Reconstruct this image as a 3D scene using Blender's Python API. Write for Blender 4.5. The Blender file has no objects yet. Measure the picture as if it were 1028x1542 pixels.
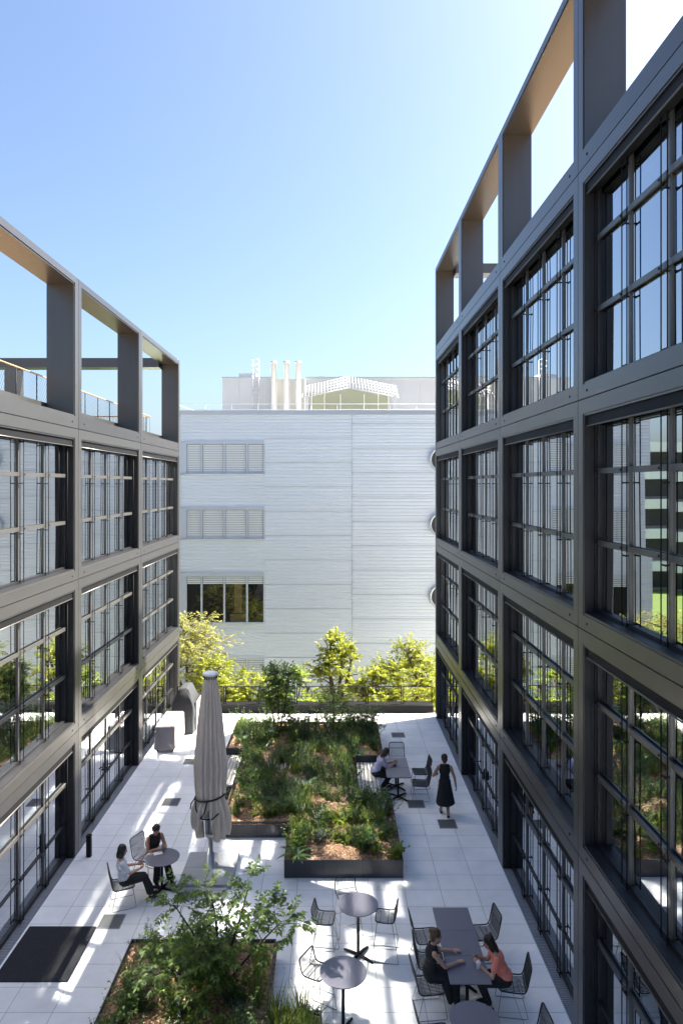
import bpy, bmesh, math, random
from mathutils import Vector, Matrix
R = math.radians
C = bpy.context.collection
sc = bpy.context.scene

# ------------------------------------------------------------------ camera
HC = 9.05
F = 1045.0
cd = bpy.data.cameras.new('camera'); cam = bpy.data.objects.new('camera', cd); C.objects.link(cam)
cam.location = (0, 0, HC); cam.rotation_euler = (R(90), 0, 0)
cd.sensor_fit = 'VERTICAL'; cd.sensor_height = 36; cd.lens = 36 * F / 1542
cd.shift_x = 13 / 1542; cd.shift_y = -41 / 1542
cd.clip_start = .1; cd.clip_end = 3000
sc.camera = cam

# ------------------------------------------------------------------ sky and sun
SUNV = Vector((.82, .31, 1.0)).normalized()
w = bpy.data.worlds.new('World'); sc.world = w; w.use_nodes = True
wn = w.node_tree; sky = wn.nodes.new('ShaderNodeTexSky'); sky.sky_type = 'NISHITA'; sky.sun_disc = False
sky.sun_elevation = math.asin(SUNV.z); sky.sun_rotation = math.atan2(SUNV.x, SUNV.y)
sky.altitude = 400; sky.air_density = 1.0; sky.dust_density = 4.3; sky.ozone_density = 4.2
wn.links.new(sky.outputs[0], wn.nodes['Background'].inputs[0])
wn.nodes['Background'].inputs[1].default_value = .05
sd = bpy.data.lights.new('sun', 'SUN'); so = bpy.data.objects.new('sun', sd); C.objects.link(so)
sd.energy = 4.7; sd.angle = R(.9); sd.color = (1, .93, .82)
so.rotation_euler = (-SUNV).to_track_quat('-Z', 'Y').to_euler()
sc.view_settings.view_transform = 'Standard'; sc.view_settings.look = 'None'
sc.view_settings.exposure = 2.62; sc.view_settings.gamma = 1
cy = sc.cycles
cy.use_guiding = True; cy.use_surface_guiding = True; cy.guiding_training_samples = 128
cy.surface_guiding_probability = .55
cy.use_adaptive_sampling = False; cy.use_denoising = True
cy.sample_clamp_indirect = 0; cy.blur_glossy = 0; cy.caustics_reflective = True
cy.max_bounces = 9; cy.diffuse_bounces = 4; cy.glossy_bounces = 5; cy.transparent_max_bounces = 16

# ------------------------------------------------------------------ helpers
def G(px, py, z=0.0):
    """a pixel of the photograph on the horizontal plane at height z -> world point"""
    y = (HC - z) * F / (py - 730); return Vector(((px - 501) * y / F, y, z))

class MB:
    def __init__(s): s.v = []; s.f = []; s.mi = []; s.sm = []
    def add(s, vs, fs, mi=0, smooth=False):
        b = len(s.v); s.v += [tuple(p) for p in vs]
        for f in fs: s.f.append(tuple(b + i for i in f)); s.mi.append(mi); s.sm.append(smooth)
    def box(s, x0, x1, y0, y1, z0, z1, mi=0):
        if x0 > x1: x0, x1 = x1, x0
        if y0 > y1: y0, y1 = y1, y0
        s.add([(x, y, z) for x in (x0, x1) for y in (y0, y1) for z in (z0, z1)],
              [(0, 1, 3, 2), (4, 6, 7, 5), (0, 4, 5, 1), (2, 3, 7, 6), (0, 2, 6, 4), (1, 5, 7, 3)], mi)
    def bbox(s, x0, x1, y0, y1, z0, z1, b=.01, mi=0):
        """box with bevelled vertical and top edges"""
        pts = [(x0 + b, y0), (x1 - b, y0), (x1, y0 + b), (x1, y1 - b), (x1 - b, y1), (x0 + b, y1), (x0, y1 - b), (x0, y0 + b)]
        cx, cyy = (x0 + x1) / 2, (y0 + y1) / 2
        ins = [(px + (b if px < cx else -b) * .7, py + (b if py < cyy else -b) * .7) for px, py in pts]
        vs = [(p[0], p[1], z0) for p in pts] + [(p[0], p[1], z1 - b) for p in pts] + [(p[0], p[1], z1) for p in ins]
        fs = [tuple(range(7, -1, -1)), tuple(range(16, 24))]
        for k in range(2):
            for i in range(8): fs.append((k * 8 + i, k * 8 + (i + 1) % 8, k * 8 + 8 + (i + 1) % 8, k * 8 + 8 + i))
        s.add(vs, fs, mi)
    def tube(s, pts, r, seg=6, closed=False, mi=0, cap=True):
        pts = [Vector(p) for p in pts]; n = len(pts)
        rr = r if isinstance(r, (list, tuple)) else [r] * n
        up = None; vs = []
        for i, p in enumerate(pts):
            if closed: t = (pts[(i + 1) % n] - pts[i - 1])
            else: t = pts[min(i + 1, n - 1)] - pts[max(i - 1, 0)]
            if t.length < 1e-9: t = Vector((0, 0, 1))
            t.normalize()
            if up is None: up = t.orthogonal().normalized()
            up = (up - t * up.dot(t))
            up = up.normalized() if up.length > 1e-6 else t.orthogonal().normalized()
            bi = t.cross(up)
            for k in range(seg):
                a = 2 * math.pi * k / seg; vs.append(p + (up * math.cos(a) + bi * math.sin(a)) * rr[i])
        fs = []
        for i in range(n if closed else n - 1):
            j = (i + 1) % n
            for k in range(seg): fs.append((i * seg + k, i * seg + (k + 1) % seg, j * seg + (k + 1) % seg, j * seg + k))
        if cap and not closed: fs += [tuple(range(seg - 1, -1, -1)), tuple((n - 1) * seg + k for k in range(seg))]
        s.add(vs, fs, mi, True)
    def lathe(s, prof, c=(0, 0, 0), seg=24, mi=0, smooth=True):
        vs = []
        for r, z in prof:
            for k in range(seg):
                a = 2 * math.pi * k / seg; vs.append((c[0] + r * math.cos(a), c[1] + r * math.sin(a), c[2] + z))
        n = len(prof); fs = []
        for i in range(n - 1):
            for k in range(seg): fs.append((i * seg + k, i * seg + (k + 1) % seg, (i + 1) * seg + (k + 1) % seg, (i + 1) * seg + k))
        s.add(vs, fs, mi, smooth)
        s.add([vs[k] for k in range(seg)], [tuple(range(seg - 1, -1, -1))], mi)
        s.add([vs[(n - 1) * seg + k] for k in range(seg)], [tuple(range(seg))], mi)
    def ell(s, c, r, rot=None, nu=14, nv=9, mi=0):
        c = Vector(c); vs = []
        if isinstance(r, (int, float)): r = (r, r, r)
        for j in range(nv + 1):
            t = math.pi * j / nv
            for i in range(nu):
                a = 2 * math.pi * i / nu
                p = Vector((r[0] * math.sin(t) * math.cos(a), r[1] * math.sin(t) * math.sin(a), r[2] * math.cos(t)))
                vs.append(c + (rot @ p if rot else p))
        fs = []
        for j in range(nv):
            for i in range(nu):
                q = (j * nu + i, (j + 1) * nu + i, (j + 1) * nu + (i + 1) % nu, j * nu + (i + 1) % nu)
                fs.append(q)
        s.add(vs, fs, mi, True)
    def cap(s, p0, r0, p1, r1, seg=12):
        """tapered limb with round ends"""
        p0 = Vector(p0); p1 = Vector(p1); d = (p1 - p0)
        t = d.normalized() if d.length > 1e-6 else Vector((0, 0, 1))
        pts = []; rs = []
        for a in (-80, -50, -20): pts.append(p0 + t * r0 * math.sin(R(a))); rs.append(r0 * math.cos(R(a)))
        pts += [p0, p1]; rs += [r0, r1]
        for a in (20, 50, 80): pts.append(p1 + t * r1 * math.sin(R(a))); rs.append(r1 * math.cos(R(a)))
        s.tube(pts, rs, seg)
    def xform(s, M):
        s.v = [tuple(M @ Vector(p)) for p in s.v]; return s
    def mesh(s, name, mats):
        me = bpy.data.meshes.new(name); me.from_pydata(s.v, [], s.f); me.update()
        for m in (mats if isinstance(mats, (list, tuple)) else [mats]): me.materials.append(m)
        me.polygons.foreach_set('material_index', s.mi); me.polygons.foreach_set('use_smooth', s.sm)
        return me
    def build(s, name, mats, parent=None):
        o = bpy.data.objects.new(name, s.mesh(name, mats)); C.objects.link(o)
        if parent: o.parent = parent
        return o

def tag(o, label=None, cat=None, group=None, kind=None):
    if label: o['label'] = label
    if cat: o['category'] = cat
    if group: o['group'] = group
    if kind: o['kind'] = kind
    return o
def empty(name, loc=(0, 0, 0), rz=0, label=None, cat=None, group=None):
    o = bpy.data.objects.new(name, None); C.objects.link(o); o.location = loc; o.rotation_euler = (0, 0, rz)
    return tag(o, label, cat, group)
def put(name, me, parent=None, loc=(0, 0, 0), rz=0, sc_=1):
    o = bpy.data.objects.new(name, me); C.objects.link(o); o.location = loc; o.rotation_euler = (0, 0, rz); o.scale = (sc_,) * 3
    if parent: o.parent = parent
    return o
def copy_tree(o, parent=None):
    c = o.copy(); C.objects.link(c)
    if parent: c.parent = parent
    for ch in list(o.children): copy_tree(ch, c)
    return c

# ------------------------------------------------------------------ materials
def pmat(name, col, rough=.6, metal=0, spec=.5, noise=0, nscale=8, bump=0, bscale=60, rvar=0):
    m = bpy.data.materials.new(name); m.use_nodes = True; nt = m.node_tree; b = nt.nodes['Principled BSDF']
    b.inputs['Base Color'].default_value = (*col, 1); b.inputs['Roughness'].default_value = rough
    b.inputs['Metallic'].default_value = metal; b.inputs['Specular IOR Level'].default_value = spec
    if noise or bump or rvar:
        tc = nt.nodes.new('ShaderNodeTexCoord')
    if noise or rvar:
        n = nt.nodes.new('ShaderNodeTexNoise'); n.inputs['Scale'].default_value = nscale; n.inputs['Detail'].default_value = 6
        nt.links.new(tc.outputs['Object'], n.inputs['Vector'])
    if noise:
        r = nt.nodes.new('ShaderNodeMix'); r.data_type = 'RGBA'
        r.inputs['A'].default_value = (*[c * (1 - noise) for c in col], 1); r.inputs['B'].default_value = (*[min(1, c * (1 + noise)) for c in col], 1)
        nt.links.new(n.outputs['Fac'], r.inputs['Factor']); nt.links.new(r.outputs['Result'], b.inputs['Base Color'])
    if rvar:
        mr = nt.nodes.new('ShaderNodeMapRange'); mr.inputs['To Min'].default_value = rough - rvar; mr.inputs['To Max'].default_value = rough + rvar
        nt.links.new(n.outputs['Fac'], mr.inputs['Value']); nt.links.new(mr.outputs['Result'], b.inputs['Roughness'])
    if bump:
        n2 = nt.nodes.new('ShaderNodeTexNoise'); n2.inputs['Scale'].default_value = bscale; n2.inputs['Detail'].default_value = 4
        nt.links.new(tc.outputs['Object'], n2.inputs['Vector'])
        bp = nt.nodes.new('ShaderNodeBump'); bp.inputs['Strength'].default_value = bump; bp.inputs['Distance'].default_value = .02
        nt.links.new(n2.outputs['Fac'], bp.inputs['Height']); nt.links.new(bp.outputs['Normal'], b.inputs['Normal'])
    return m

def leafmat(name, col, trans, mixf=.45, var=.5):
    m = bpy.data.materials.new(name); m.use_nodes = True; nt = m.node_tree; b = nt.nodes['Principled BSDF']; out = nt.nodes['Material Output']
    geo = nt.nodes.new('ShaderNodeNewGeometry')
    def ramp(c):
        r = nt.nodes.new('ShaderNodeMix'); r.data_type = 'RGBA'
        r.inputs['A'].default_value = (c[0] * (1 - var), c[1] * (1 - var * .8), c[2] * (1 - var * .5), 1)
        r.inputs['B'].default_value = (c[0] * (1 + var), c[1] * (1 + var * .8), c[2] * (1 + var * .3), 1)
        nt.links.new(geo.outputs['Random Per Island'], r.inputs['Factor']); return r
    ra = ramp(col); rb = ramp(trans)
    nt.links.new(ra.outputs['Result'], b.inputs['Base Color']); b.inputs['Roughness'].default_value = .5
    t = nt.nodes.new('ShaderNodeBsdfTranslucent'); nt.links.new(rb.outputs['Result'], t.inputs['Color'])
    mx = nt.nodes.new('ShaderNodeMixShader'); mx.inputs[0].default_value = mixf
    nt.links.new(b.outputs[0], mx.inputs[1]); nt.links.new(t.outputs[0], mx.inputs[2]); nt.links.new(mx.outputs[0], out.inputs['Surface'])
    return m

def glassmat(name, tint, f0=.28, power=3.0, refl=(.93, .97, 1.0)):
    m = bpy.data.materials.new(name); m.use_nodes = True; nt = m.node_tree; nt.nodes.remove(nt.nodes['Principled BSDF']); out = nt.nodes['Material Output']
    lw = nt.nodes.new('ShaderNodeLayerWeight'); lw.inputs['Blend'].default_value = .5
    pw = nt.nodes.new('ShaderNodeMath'); pw.operation = 'POWER'; pw.inputs[1].default_value = power
    nt.links.new(lw.outputs['Facing'], pw.inputs[0])
    ma = nt.nodes.new('ShaderNodeMath'); ma.operation = 'MULTIPLY_ADD'; ma.inputs[1].default_value = 1 - f0; ma.inputs[2].default_value = f0
    nt.links.new(pw.outputs[0], ma.inputs[0])
    g = nt.nodes.new('ShaderNodeBsdfGlossy'); g.inputs['Roughness'].default_value = 0; g.inputs['Color'].default_value = (*refl, 1)
    t = nt.nodes.new('ShaderNodeBsdfTransparent'); t.inputs['Color'].default_value = (*tint, 1)
    mx = nt.nodes.new('ShaderNodeMixShader'); nt.links.new(ma.outputs[0], mx.inputs[0]); nt.links.new(t.outputs[0], mx.inputs[1]); nt.links.new(g.outputs[0], mx.inputs[2])
    nt.links.new(mx.outputs[0], out.inputs['Surface'])
    return m

def facademat():
    """anodised sheet: every panel its own shade, faint vertical rain streaks"""
    m = pmat('bronze_anodised_metal', (.09, .086, .08), .36, .72); nt = m.node_tree; b = nt.nodes['Principled BSDF']
    oi = nt.nodes.new('ShaderNodeObjectInfo'); tc = nt.nodes.new('ShaderNodeTexCoord'); mp = nt.nodes.new('ShaderNodeMapping'); mp.inputs['Scale'].default_value = (9, 9, .5)
    n = nt.nodes.new('ShaderNodeTexNoise'); n.inputs['Scale'].default_value = 1; n.inputs['Detail'].default_value = 6
    nt.links.new(tc.outputs['Object'], mp.inputs[0]); nt.links.new(mp.outputs[0], n.inputs['Vector'])
    a = nt.nodes.new('ShaderNodeMath'); a.operation = 'MULTIPLY_ADD'; a.inputs[1].default_value = .6; nt.links.new(n.outputs['Fac'], a.inputs[0]); nt.links.new(oi.outputs['Random'], a.inputs[2])
    mr = nt.nodes.new('ShaderNodeMapRange'); mr.inputs['From Max'].default_value = 1.5; nt.links.new(a.outputs[0], mr.inputs['Value'])
    mx = nt.nodes.new('ShaderNodeMix'); mx.data_type = 'RGBA'; mx.inputs['A'].default_value = (.085, .085, .086, 1); mx.inputs['B'].default_value = (.132, .129, .123, 1)
    nt.links.new(mr.outputs['Result'], mx.inputs['Factor']); nt.links.new(mx.outputs['Result'], b.inputs['Base Color'])
    m2 = nt.nodes.new('ShaderNodeMapRange'); m2.inputs['To Min'].default_value = .26; m2.inputs['To Max'].default_value = .38; nt.links.new(n.outputs['Fac'], m2.inputs['Value']); nt.links.new(m2.outputs['Result'], b.inputs['Roughness'])
    return m

def pavemat():
    m = pmat('paving', (.6, .6, .6), .55); nt = m.node_tree; b = nt.nodes['Principled BSDF']
    tc = nt.nodes.new('ShaderNodeTexCoord'); br = nt.nodes.new('ShaderNodeTexBrick')
    br.offset = 0; br.squash = 1; br.inputs['Scale'].default_value = 1; br.inputs['Brick Width'].default_value = .8; br.inputs['Row Height'].default_value = .6
    br.inputs['Mortar Size'].default_value = .006; br.inputs['Mortar Smooth'].default_value = .1; br.inputs['Bias'].default_value = 0
    br.inputs['Color1'].default_value = (.77, .775, .78, 1); br.inputs['Color2'].default_value = (.85, .85, .85, 1); br.inputs['Mortar'].default_value = (.38, .38, .39, 1)
    mp = nt.nodes.new('ShaderNodeMapping'); mp.inputs['Location'].default_value = (.0, .1, 0)
    nt.links.new(tc.outputs['Object'], mp.inputs[0]); nt.links.new(mp.outputs[0], br.inputs['Vector'])
    n = nt.nodes.new('ShaderNodeTexNoise'); n.inputs['Scale'].default_value = 1.6; n.inputs['Detail'].default_value = 9; n.inputs['Roughness'].default_value = .7
    nt.links.new(tc.outputs['Object'], n.inputs['Vector'])
    mr = nt.nodes.new('ShaderNodeMapRange'); mr.inputs['From Min'].default_value = .3; mr.inputs['From Max'].default_value = .7; mr.inputs['To Min'].default_value = .88; mr.inputs['To Max'].default_value = 1.04
    nt.links.new(n.outputs['Fac'], mr.inputs['Value'])
    mu = nt.nodes.new('ShaderNodeMix'); mu.data_type = 'RGBA'; mu.blend_type = 'MULTIPLY'; mu.inputs['Factor'].default_value = 1
    nt.links.new(br.outputs['Color'], mu.inputs['A']); nt.links.new(mr.outputs['Result'], mu.inputs['B']); nt.links.new(mu.outputs['Result'], b.inputs['Base Color'])
    bp = nt.nodes.new('ShaderNodeBump'); bp.inputs['Strength'].default_value = .4; bp.inputs['Distance'].default_value = .004; bp.invert = True
    nt.links.new(br.outputs['Fac'], bp.inputs['Height']); nt.links.new(bp.outputs['Normal'], b.inputs['Normal'])
    return m

def mulchmat():
    m = pmat('bark_mulch', (.22, .1, .05), .9); nt = m.node_tree; b = nt.nodes['Principled BSDF']
    tc = nt.nodes.new('ShaderNodeTexCoord'); v = nt.nodes.new('ShaderNodeTexVoronoi'); v.inputs['Scale'].default_value = 22; v.inputs['Randomness'].default_value = 1
    nt.links.new(tc.outputs['Object'], v.inputs['Vector'])
    cr = nt.nodes.new('ShaderNodeValToRGB'); e = cr.color_ramp.elements
    e[0].color = (.13, .075, .045, 1); e[1].color = (.50, .32, .19, 1); k = e.new(.5); k.color = (.32, .18, .10, 1)
    sp = nt.nodes.new('ShaderNodeSeparateColor'); nt.links.new(v.outputs['Color'], sp.inputs[0]); nt.links.new(sp.outputs[0], cr.inputs[0]); nt.links.new(cr.outputs[0], b.inputs['Base Color'])
    bp = nt.nodes.new('ShaderNodeBump'); bp.inputs['Strength'].default_value = 1; bp.inputs['Distance'].default_value = .03
    nt.links.new(v.outputs['Distance'], bp.inputs['Height']); nt.links.new(bp.outputs['Normal'], b.inputs['Normal'])
    return m

M = dict(
    metal=facademat(),
    dark=pmat('dark_frame_metal', (.03, .03, .032), .45, .5),
    mull=pmat('mullion_metal', (.13, .127, .12), .38, .6),
    black=pmat('black_metal', (.010, .010, .011), .6, spec=.15),
    backing=pmat('joint_backing', (.012, .012, .012), .8),
    glass=glassmat('facade_glass', (.28, .34, .37), .25, 1.5),
    wglass=glassmat('dark_window_glass', (.5, .52, .52), .08, 4.0),
    inner=pmat('interior_wall', (.22, .22, .21), .8, noise=.15, nscale=.7), innerfl=pmat('interior_floor', (.13, .12, .11), .6),
    warm=pmat('terrace_wood', (.34, .22, .12), .6, noise=.3, nscale=3),
    roof=pmat('roof_gravel', (.35, .33, .30), .9, noise=.3, nscale=20),
    pave=pavemat(), grate=pmat('grate_steel', (.30, .31, .33), .5, .2), gratedk=pmat('grate_dark', (.17, .175, .18), .55, .1),
    ground=pmat('street_paving', (.55, .54, .52), .9, noise=.3, nscale=4), lawn=pmat('lawn_grass', (.10, .15, .03), .9, noise=.4, nscale=3),
    white=pmat('white_corrugated_metal', (.70, .74, .775), .5, 0, noise=.04, nscale=.6), whitep=pmat('white_paint', (.74, .76, .77), .5), wframe=pmat('pale_window_frame', (.58, .62, .67), .45, .2), alu=pmat('aluminium', (.62, .63, .64), .35, .7),
    flue=pmat('flue_steel', (.60, .62, .64), .4, .2), cream=pmat('rooftop_cladding', (.52, .54, .55), .6, noise=.05, nscale=1), blind=pmat('blind_slats', (.74, .77, .80), .5),
    yglass=pmat('tinted_skylight', (.34, .36, .26), .2), redbrown=pmat('office_interior', (.42, .28, .15), .7), dkint=pmat('office_dark', (.02, .02, .02), .7),
    steel=pmat('planter_steel', (.055, .057, .065), .45, .5, noise=.15, nscale=2, rvar=.08), mulch=mulchmat(),
    slat=pmat('bench_wood', (.50, .47, .43), .6, noise=.2, nscale=5),
    top=pmat('table_top', (.16, .155, .185), .42, noise=.05, nscale=3), topedge=pmat('table_edge', (.02, .02, .02), .6),
    chair=pmat('chair_tube', (.014, .014, .016), .4), cord=pmat('chair_cord', (.045, .045, .048), .7), wire=pmat('chair_wire', (.30, .30, .29), .35, .8),
    canvas=pmat('parasol_canvas', (.64, .56, .48), .9, noise=.06, nscale=6, bump=.15, bscale=120), strap=pmat('strap_black', (.01, .01, .012), .6),
    mast=pmat('parasol_mast', (.55, .56, .57), .35, .7), concrete=pmat('concrete', (.36, .37, .38), .8, noise=.12, nscale=5, bump=.1),
    cover=pmat('grey_cover', (.30, .27, .275), .8, noise=.1, nscale=5), coverdk=pmat('dark_cover', (.030, .033, .038), .85, noise=.15, nscale=3), coverlit=pmat('sunlit_cover', (.45, .40, .33), .8),
    rubber=pmat('mat_fibre', (.035, .036, .041), 1.0, spec=.1, noise=.4, nscale=30, bump=.3, bscale=200),
    bark=pmat('bark', (.06, .045, .035), .9, noise=.4, nscale=20), stem=pmat('plant_stem', (.08, .11, .035), .7),
    lf_mid=leafmat('leaf_mid_green', (.09, .15, .03), (.26, .38, .05)), lf_dark=leafmat('leaf_dark_green', (.06, .11, .028), (.18, .28, .04)),
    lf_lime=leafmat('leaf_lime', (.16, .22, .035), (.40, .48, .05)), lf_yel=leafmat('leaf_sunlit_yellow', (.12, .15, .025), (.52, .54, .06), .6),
    lf_silver=leafmat('leaf_silver', (.14, .17, .12), (.14, .18, .10), .25), lf_blue=leafmat('leaf_broad', (.08, .15, .06), (.22, .34, .08)),
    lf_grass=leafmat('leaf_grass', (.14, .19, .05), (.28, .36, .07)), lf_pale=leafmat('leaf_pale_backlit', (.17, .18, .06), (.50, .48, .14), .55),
    fl_purple=pmat('flower_purple', (.30, .16, .32), .7), fl_white=pmat('flower_white', (.7, .68, .6), .7),
    skin=pmat('skin', (.50, .30, .21), .5), skin2=pmat('skin_tanned', (.40, .22, .14), .5), hair=pmat('hair_brown', (.05, .028, .017), .5, noise=.4, nscale=40), hairdk=pmat('hair_dark', (.018, .012, .01), .45, noise=.4, nscale=40), hairlt=pmat('hair_light_brown', (.11, .06, .032), .5, noise=.4, nscale=40),
    cblack=pmat('black_cloth', (.012, .012, .013), .85, bump=.2, bscale=40), clav=pmat('lavender_cloth', (.55, .52, .70), .85, bump=.2, bscale=40), cwhite=pmat('white_cloth', (.66, .68, .72), .85, bump=.2, bscale=40), ccoral=pmat('coral_cloth', (.80, .24, .17), .85, bump=.2, bscale=40),
    paper=pmat('paper', (.75, .75, .74), .8), orange=pmat('orange_card', (.75, .38, .08), .7), shoe=pmat('shoe_dark', (.02, .02, .022), .6), shoew=pmat('shoe_white', (.6, .6, .62), .6), blue=pmat('blue_plastic', (.35, .45, .6), .5), eye=pmat('eye_dark', (.02, .015, .012), .3), lip=pmat('lip', (.45, .15, .13), .5),
)

# ------------------------------------------------------------------ ground, deck
mb = MB(); mb.box(-250, 250, -60, 400, -3.6, -3.2); tag(mb.build('ground', M['ground']), kind='structure')
mb = MB(); mb.box(-120, -11, 30, 160, -3.196, -3.16); tag(mb.build('lawn', M['lawn']), kind='structure')
mb = MB(); mb.box(-6.25, 4.0, -8, 27.5, -.25, 0); tag(mb.build('terrace_paving', M['pave']), kind='structure')
mb = MB(); mb.box(-6.8, 4.6, -8, 28.3, -3.2, -.26); tag(mb.build('terrace_podium', M['concrete']), kind='structure')

# ------------------------------------------------------------------ the two framed office buildings
LEVELS = [0.0, 3.02, 6.73, 10.42, 14.12, 17.5]
RB = [27.14, 21.88, 16.62, 11.34, 6.07, .80, -4.47]
LB = [28.37, 22.62, 17.07, 11.54, 6.0, .5, -5.0]
RX, LX = 4.0, 6.25
rng = random.Random(5)

class Side:
    """maps (depth behind the facade, y, z) of a facade to world coordinates"""
    def __init__(s, sign, X): s.g = sign; s.X = X
    def p(s, d, y, z): return (s.g * (s.X + d), y, z)
    def box(s, mb, d0, d1, y0, y1, z0, z1, mi=0): mb.box(s.g * (s.X + d0), s.g * (s.X + d1), y0, y1, z0, z1, mi)

def ring(mb, S, y0, y1, z0, z1, loops, mi=0, skip=False, reveal=None):
    """rectangular frame lofted through loops of (inset_y, inset_low, inset_high, depth)"""
    vs = []
    for iy, il, ih, d in loops:
        vs += [S.p(d, y0 + iy, z0 + il), S.p(d, y1 - iy, z0 + il), S.p(d, y1 - iy, z1 - ih), S.p(d, y0 + iy, z1 - ih)]
    fs = []
    for k in range(len(loops) - 1):
        for i in range(1 if skip else 0, 4):
            fs.append((k * 4 + i, k * 4 + (i + 1) % 4, k * 4 + 4 + (i + 1) % 4, k * 4 + 4 + i))
    mb.add(vs, fs, mi)
    if reveal is not None:
        for q in range(len(mb.mi) - 4 + (1 if skip else 0), len(mb.mi)): mb.mi[q] = reveal

def module(S, parent, y0, y1, z0, z1, terrace=False, ground=False, top=False):
    mb = MB(); g = .009; pw = .25
    lo, hi = (.0 if ground else .27), (.2 if top else .27)
    dep = .68 if terrace else .30
    lo = .33 if terrace else lo
    L = [(g, g if not ground else 0, g, dep), (g, g if not ground else 0, g, 0), (g + .0, g if not ground else 0, g, 0),
         (pw - .035, max(0, lo - .035), hi - .035, 0), (pw - .035, max(0, lo - .035), hi - .035, .018), (pw, lo, hi, .018), (pw, lo, hi, dep)]
    if terrace: L.append((g, g, g, dep))
    ring(mb, S, y0, y1, z0, z1, L, skip=ground, reveal=None if terrace else 2)
    # fixing buttons on the bands
    for yy in (y0 + pw * 1.6, y1 - pw * 1.6):
        if not ground:
            for zz in ([z0 + lo * .45]):
                S.box(mb, -.008, .0, yy - .018, yy + .018, zz - .018, zz + .018, 1)
    mb.build('terrace_frame' if terrace else 'facade_panel', [M['metal'], M['black'], M['dark']], parent)

def window(S, parent, y0, y1, z0, z1, ground=False, door=False):
    pw = .25; lo = .0 if ground else .27
    a0, a1, b0, b1 = y0 + pw, y1 - pw, z0 + lo, z1 - .27
    W = a1 - a0; H = b1 - b0; npan = 4; fr = .04
    mb = MB()
    S.box(mb, .21, .30, a0, a0 + fr, b0, b1); S.box(mb, .21, .30, a1 - fr, a1, b0, b1)
    S.box(mb, .212, .298, a0 + fr, a1 - fr, b0, b0 + (.09 if ground else .06)); S.box(mb, .212, .298, a0 + fr, a1 - fr, b1 - .06, b1)
    ms = [a0 + W * k / npan for k in range(1, npan)]
    if not ground:                                    # sheet-metal sill
        S.box(mb, .02, .21, a0, a1, b0 - .02, b0 + .008)
    win = mb.build('window', M['dark'], parent)
    mb = MB()
    for m_ in ms: S.box(mb, .215, .28, m_ - .024, m_ + .024, b0 + (.092 if ground else .062), b1 - .062)
    mb.build('mullion', M['mull'], win)
    # guard bars
    zs = [b0 + H * .36, b0 + H * .72] if not ground else [b0 + H * .30, b0 + H * .66]
    bars = zs if not ground else zs[1:]
    for z in bars:
        mb = MB(); e0 = a0 + .1
        S.box(mb, .185, .213, e0, a1 - .1, z - .042, z + .042)
        for m_ in ms + [e0 + .15, a1 - .25]:
            S.box(mb, .178, .185, m_ + .2, m_ + .23, z - .015, z + .015, 1)
        mb.build('guard_bar', [M['mull'], M['black']], win)
    mb = MB()
    for z in zs: S.box(mb, .2145, .275, a0 + fr, a1 - fr, z - .022, z + .022)
    mb.build('transom', M['dark'], win)
    # blind guide rods in pairs
    mb = MB()
    for m_ in ms:
        for s_ in (-.085, .085):
            mb.tube([S.p(.15, m_ + s_, b0 + .03), S.p(.15, m_ + s_, b1 - .1)], .0095, 5)
        for z in (b0 + .06, b0 + H * .33, b0 + H * .66, b1 - .22):
            S.box(mb, .142, .158, m_ - .085, m_ + .085, z - .011, z + .011)
            S.box(mb, .158, .2145, m_ - .01, m_ + .01, z - .01, z + .01)
    for y in (a0 + .06, a1 - .06): mb.tube([S.p(.15, y, b0 + .03), S.p(.15, y, b1 - .1)], .011, 5)
    mb.build('guide_rod', M['black'], win)
    # blind box with the bottom rod
    mb = MB(); S.box(mb, .05, .2, a0 + .005, a1 - .005, b1 - .15, b1 - .003)
    mb.tube([S.p(.045, a0 + .03, b1 - .165), S.p(.045, a1 - .03, b1 - .165)], .014, 5, mi=1)
    mb.build('blind_box', [M['black'], M['mull']], win)
    # panes, each with its own hair's breadth of tilt
    mb = MB(); ye = [a0 + fr * .5] + ms + [a1 - fr * .5]; ze = [b0 + .03] + zs + [b1 - .03]
    for i in range(npan):
        for k in range(3):
            t1, t2 = rng.gauss(0, .0018), rng.gauss(0, .0018); d = .245
            hy, hz = (ye[i + 1] - ye[i]) / 2, (ze[k + 1] - ze[k]) / 2
            mb.add([S.p(d - t1 - t2, ye[i], ze[k]), S.p(d + t1 - t2, ye[i + 1], ze[k]), S.p(d + t1 + t2, ye[i + 1], ze[k + 1]), S.p(d - t1 + t2, ye[i], ze[k + 1])], [(0, 1, 2, 3)])
    mb.build('pane', M['glass'], win)
    if door:
        yd = ms[1]
        for s_ in (-.12, .12):
            mb = MB()
            mb.tube([S.p(.23, yd + s_, 1.02), S.p(.15, yd + s_, 1.02), S.p(.15, yd + s_ * 2.0, 1.02)], .014, 6)
            S.box(mb, .21, .235, yd + s_ - .02, yd + s_ + .02, .9, 1.12)
            mb.build('door_handle', M['black'], win)
    return win

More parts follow.
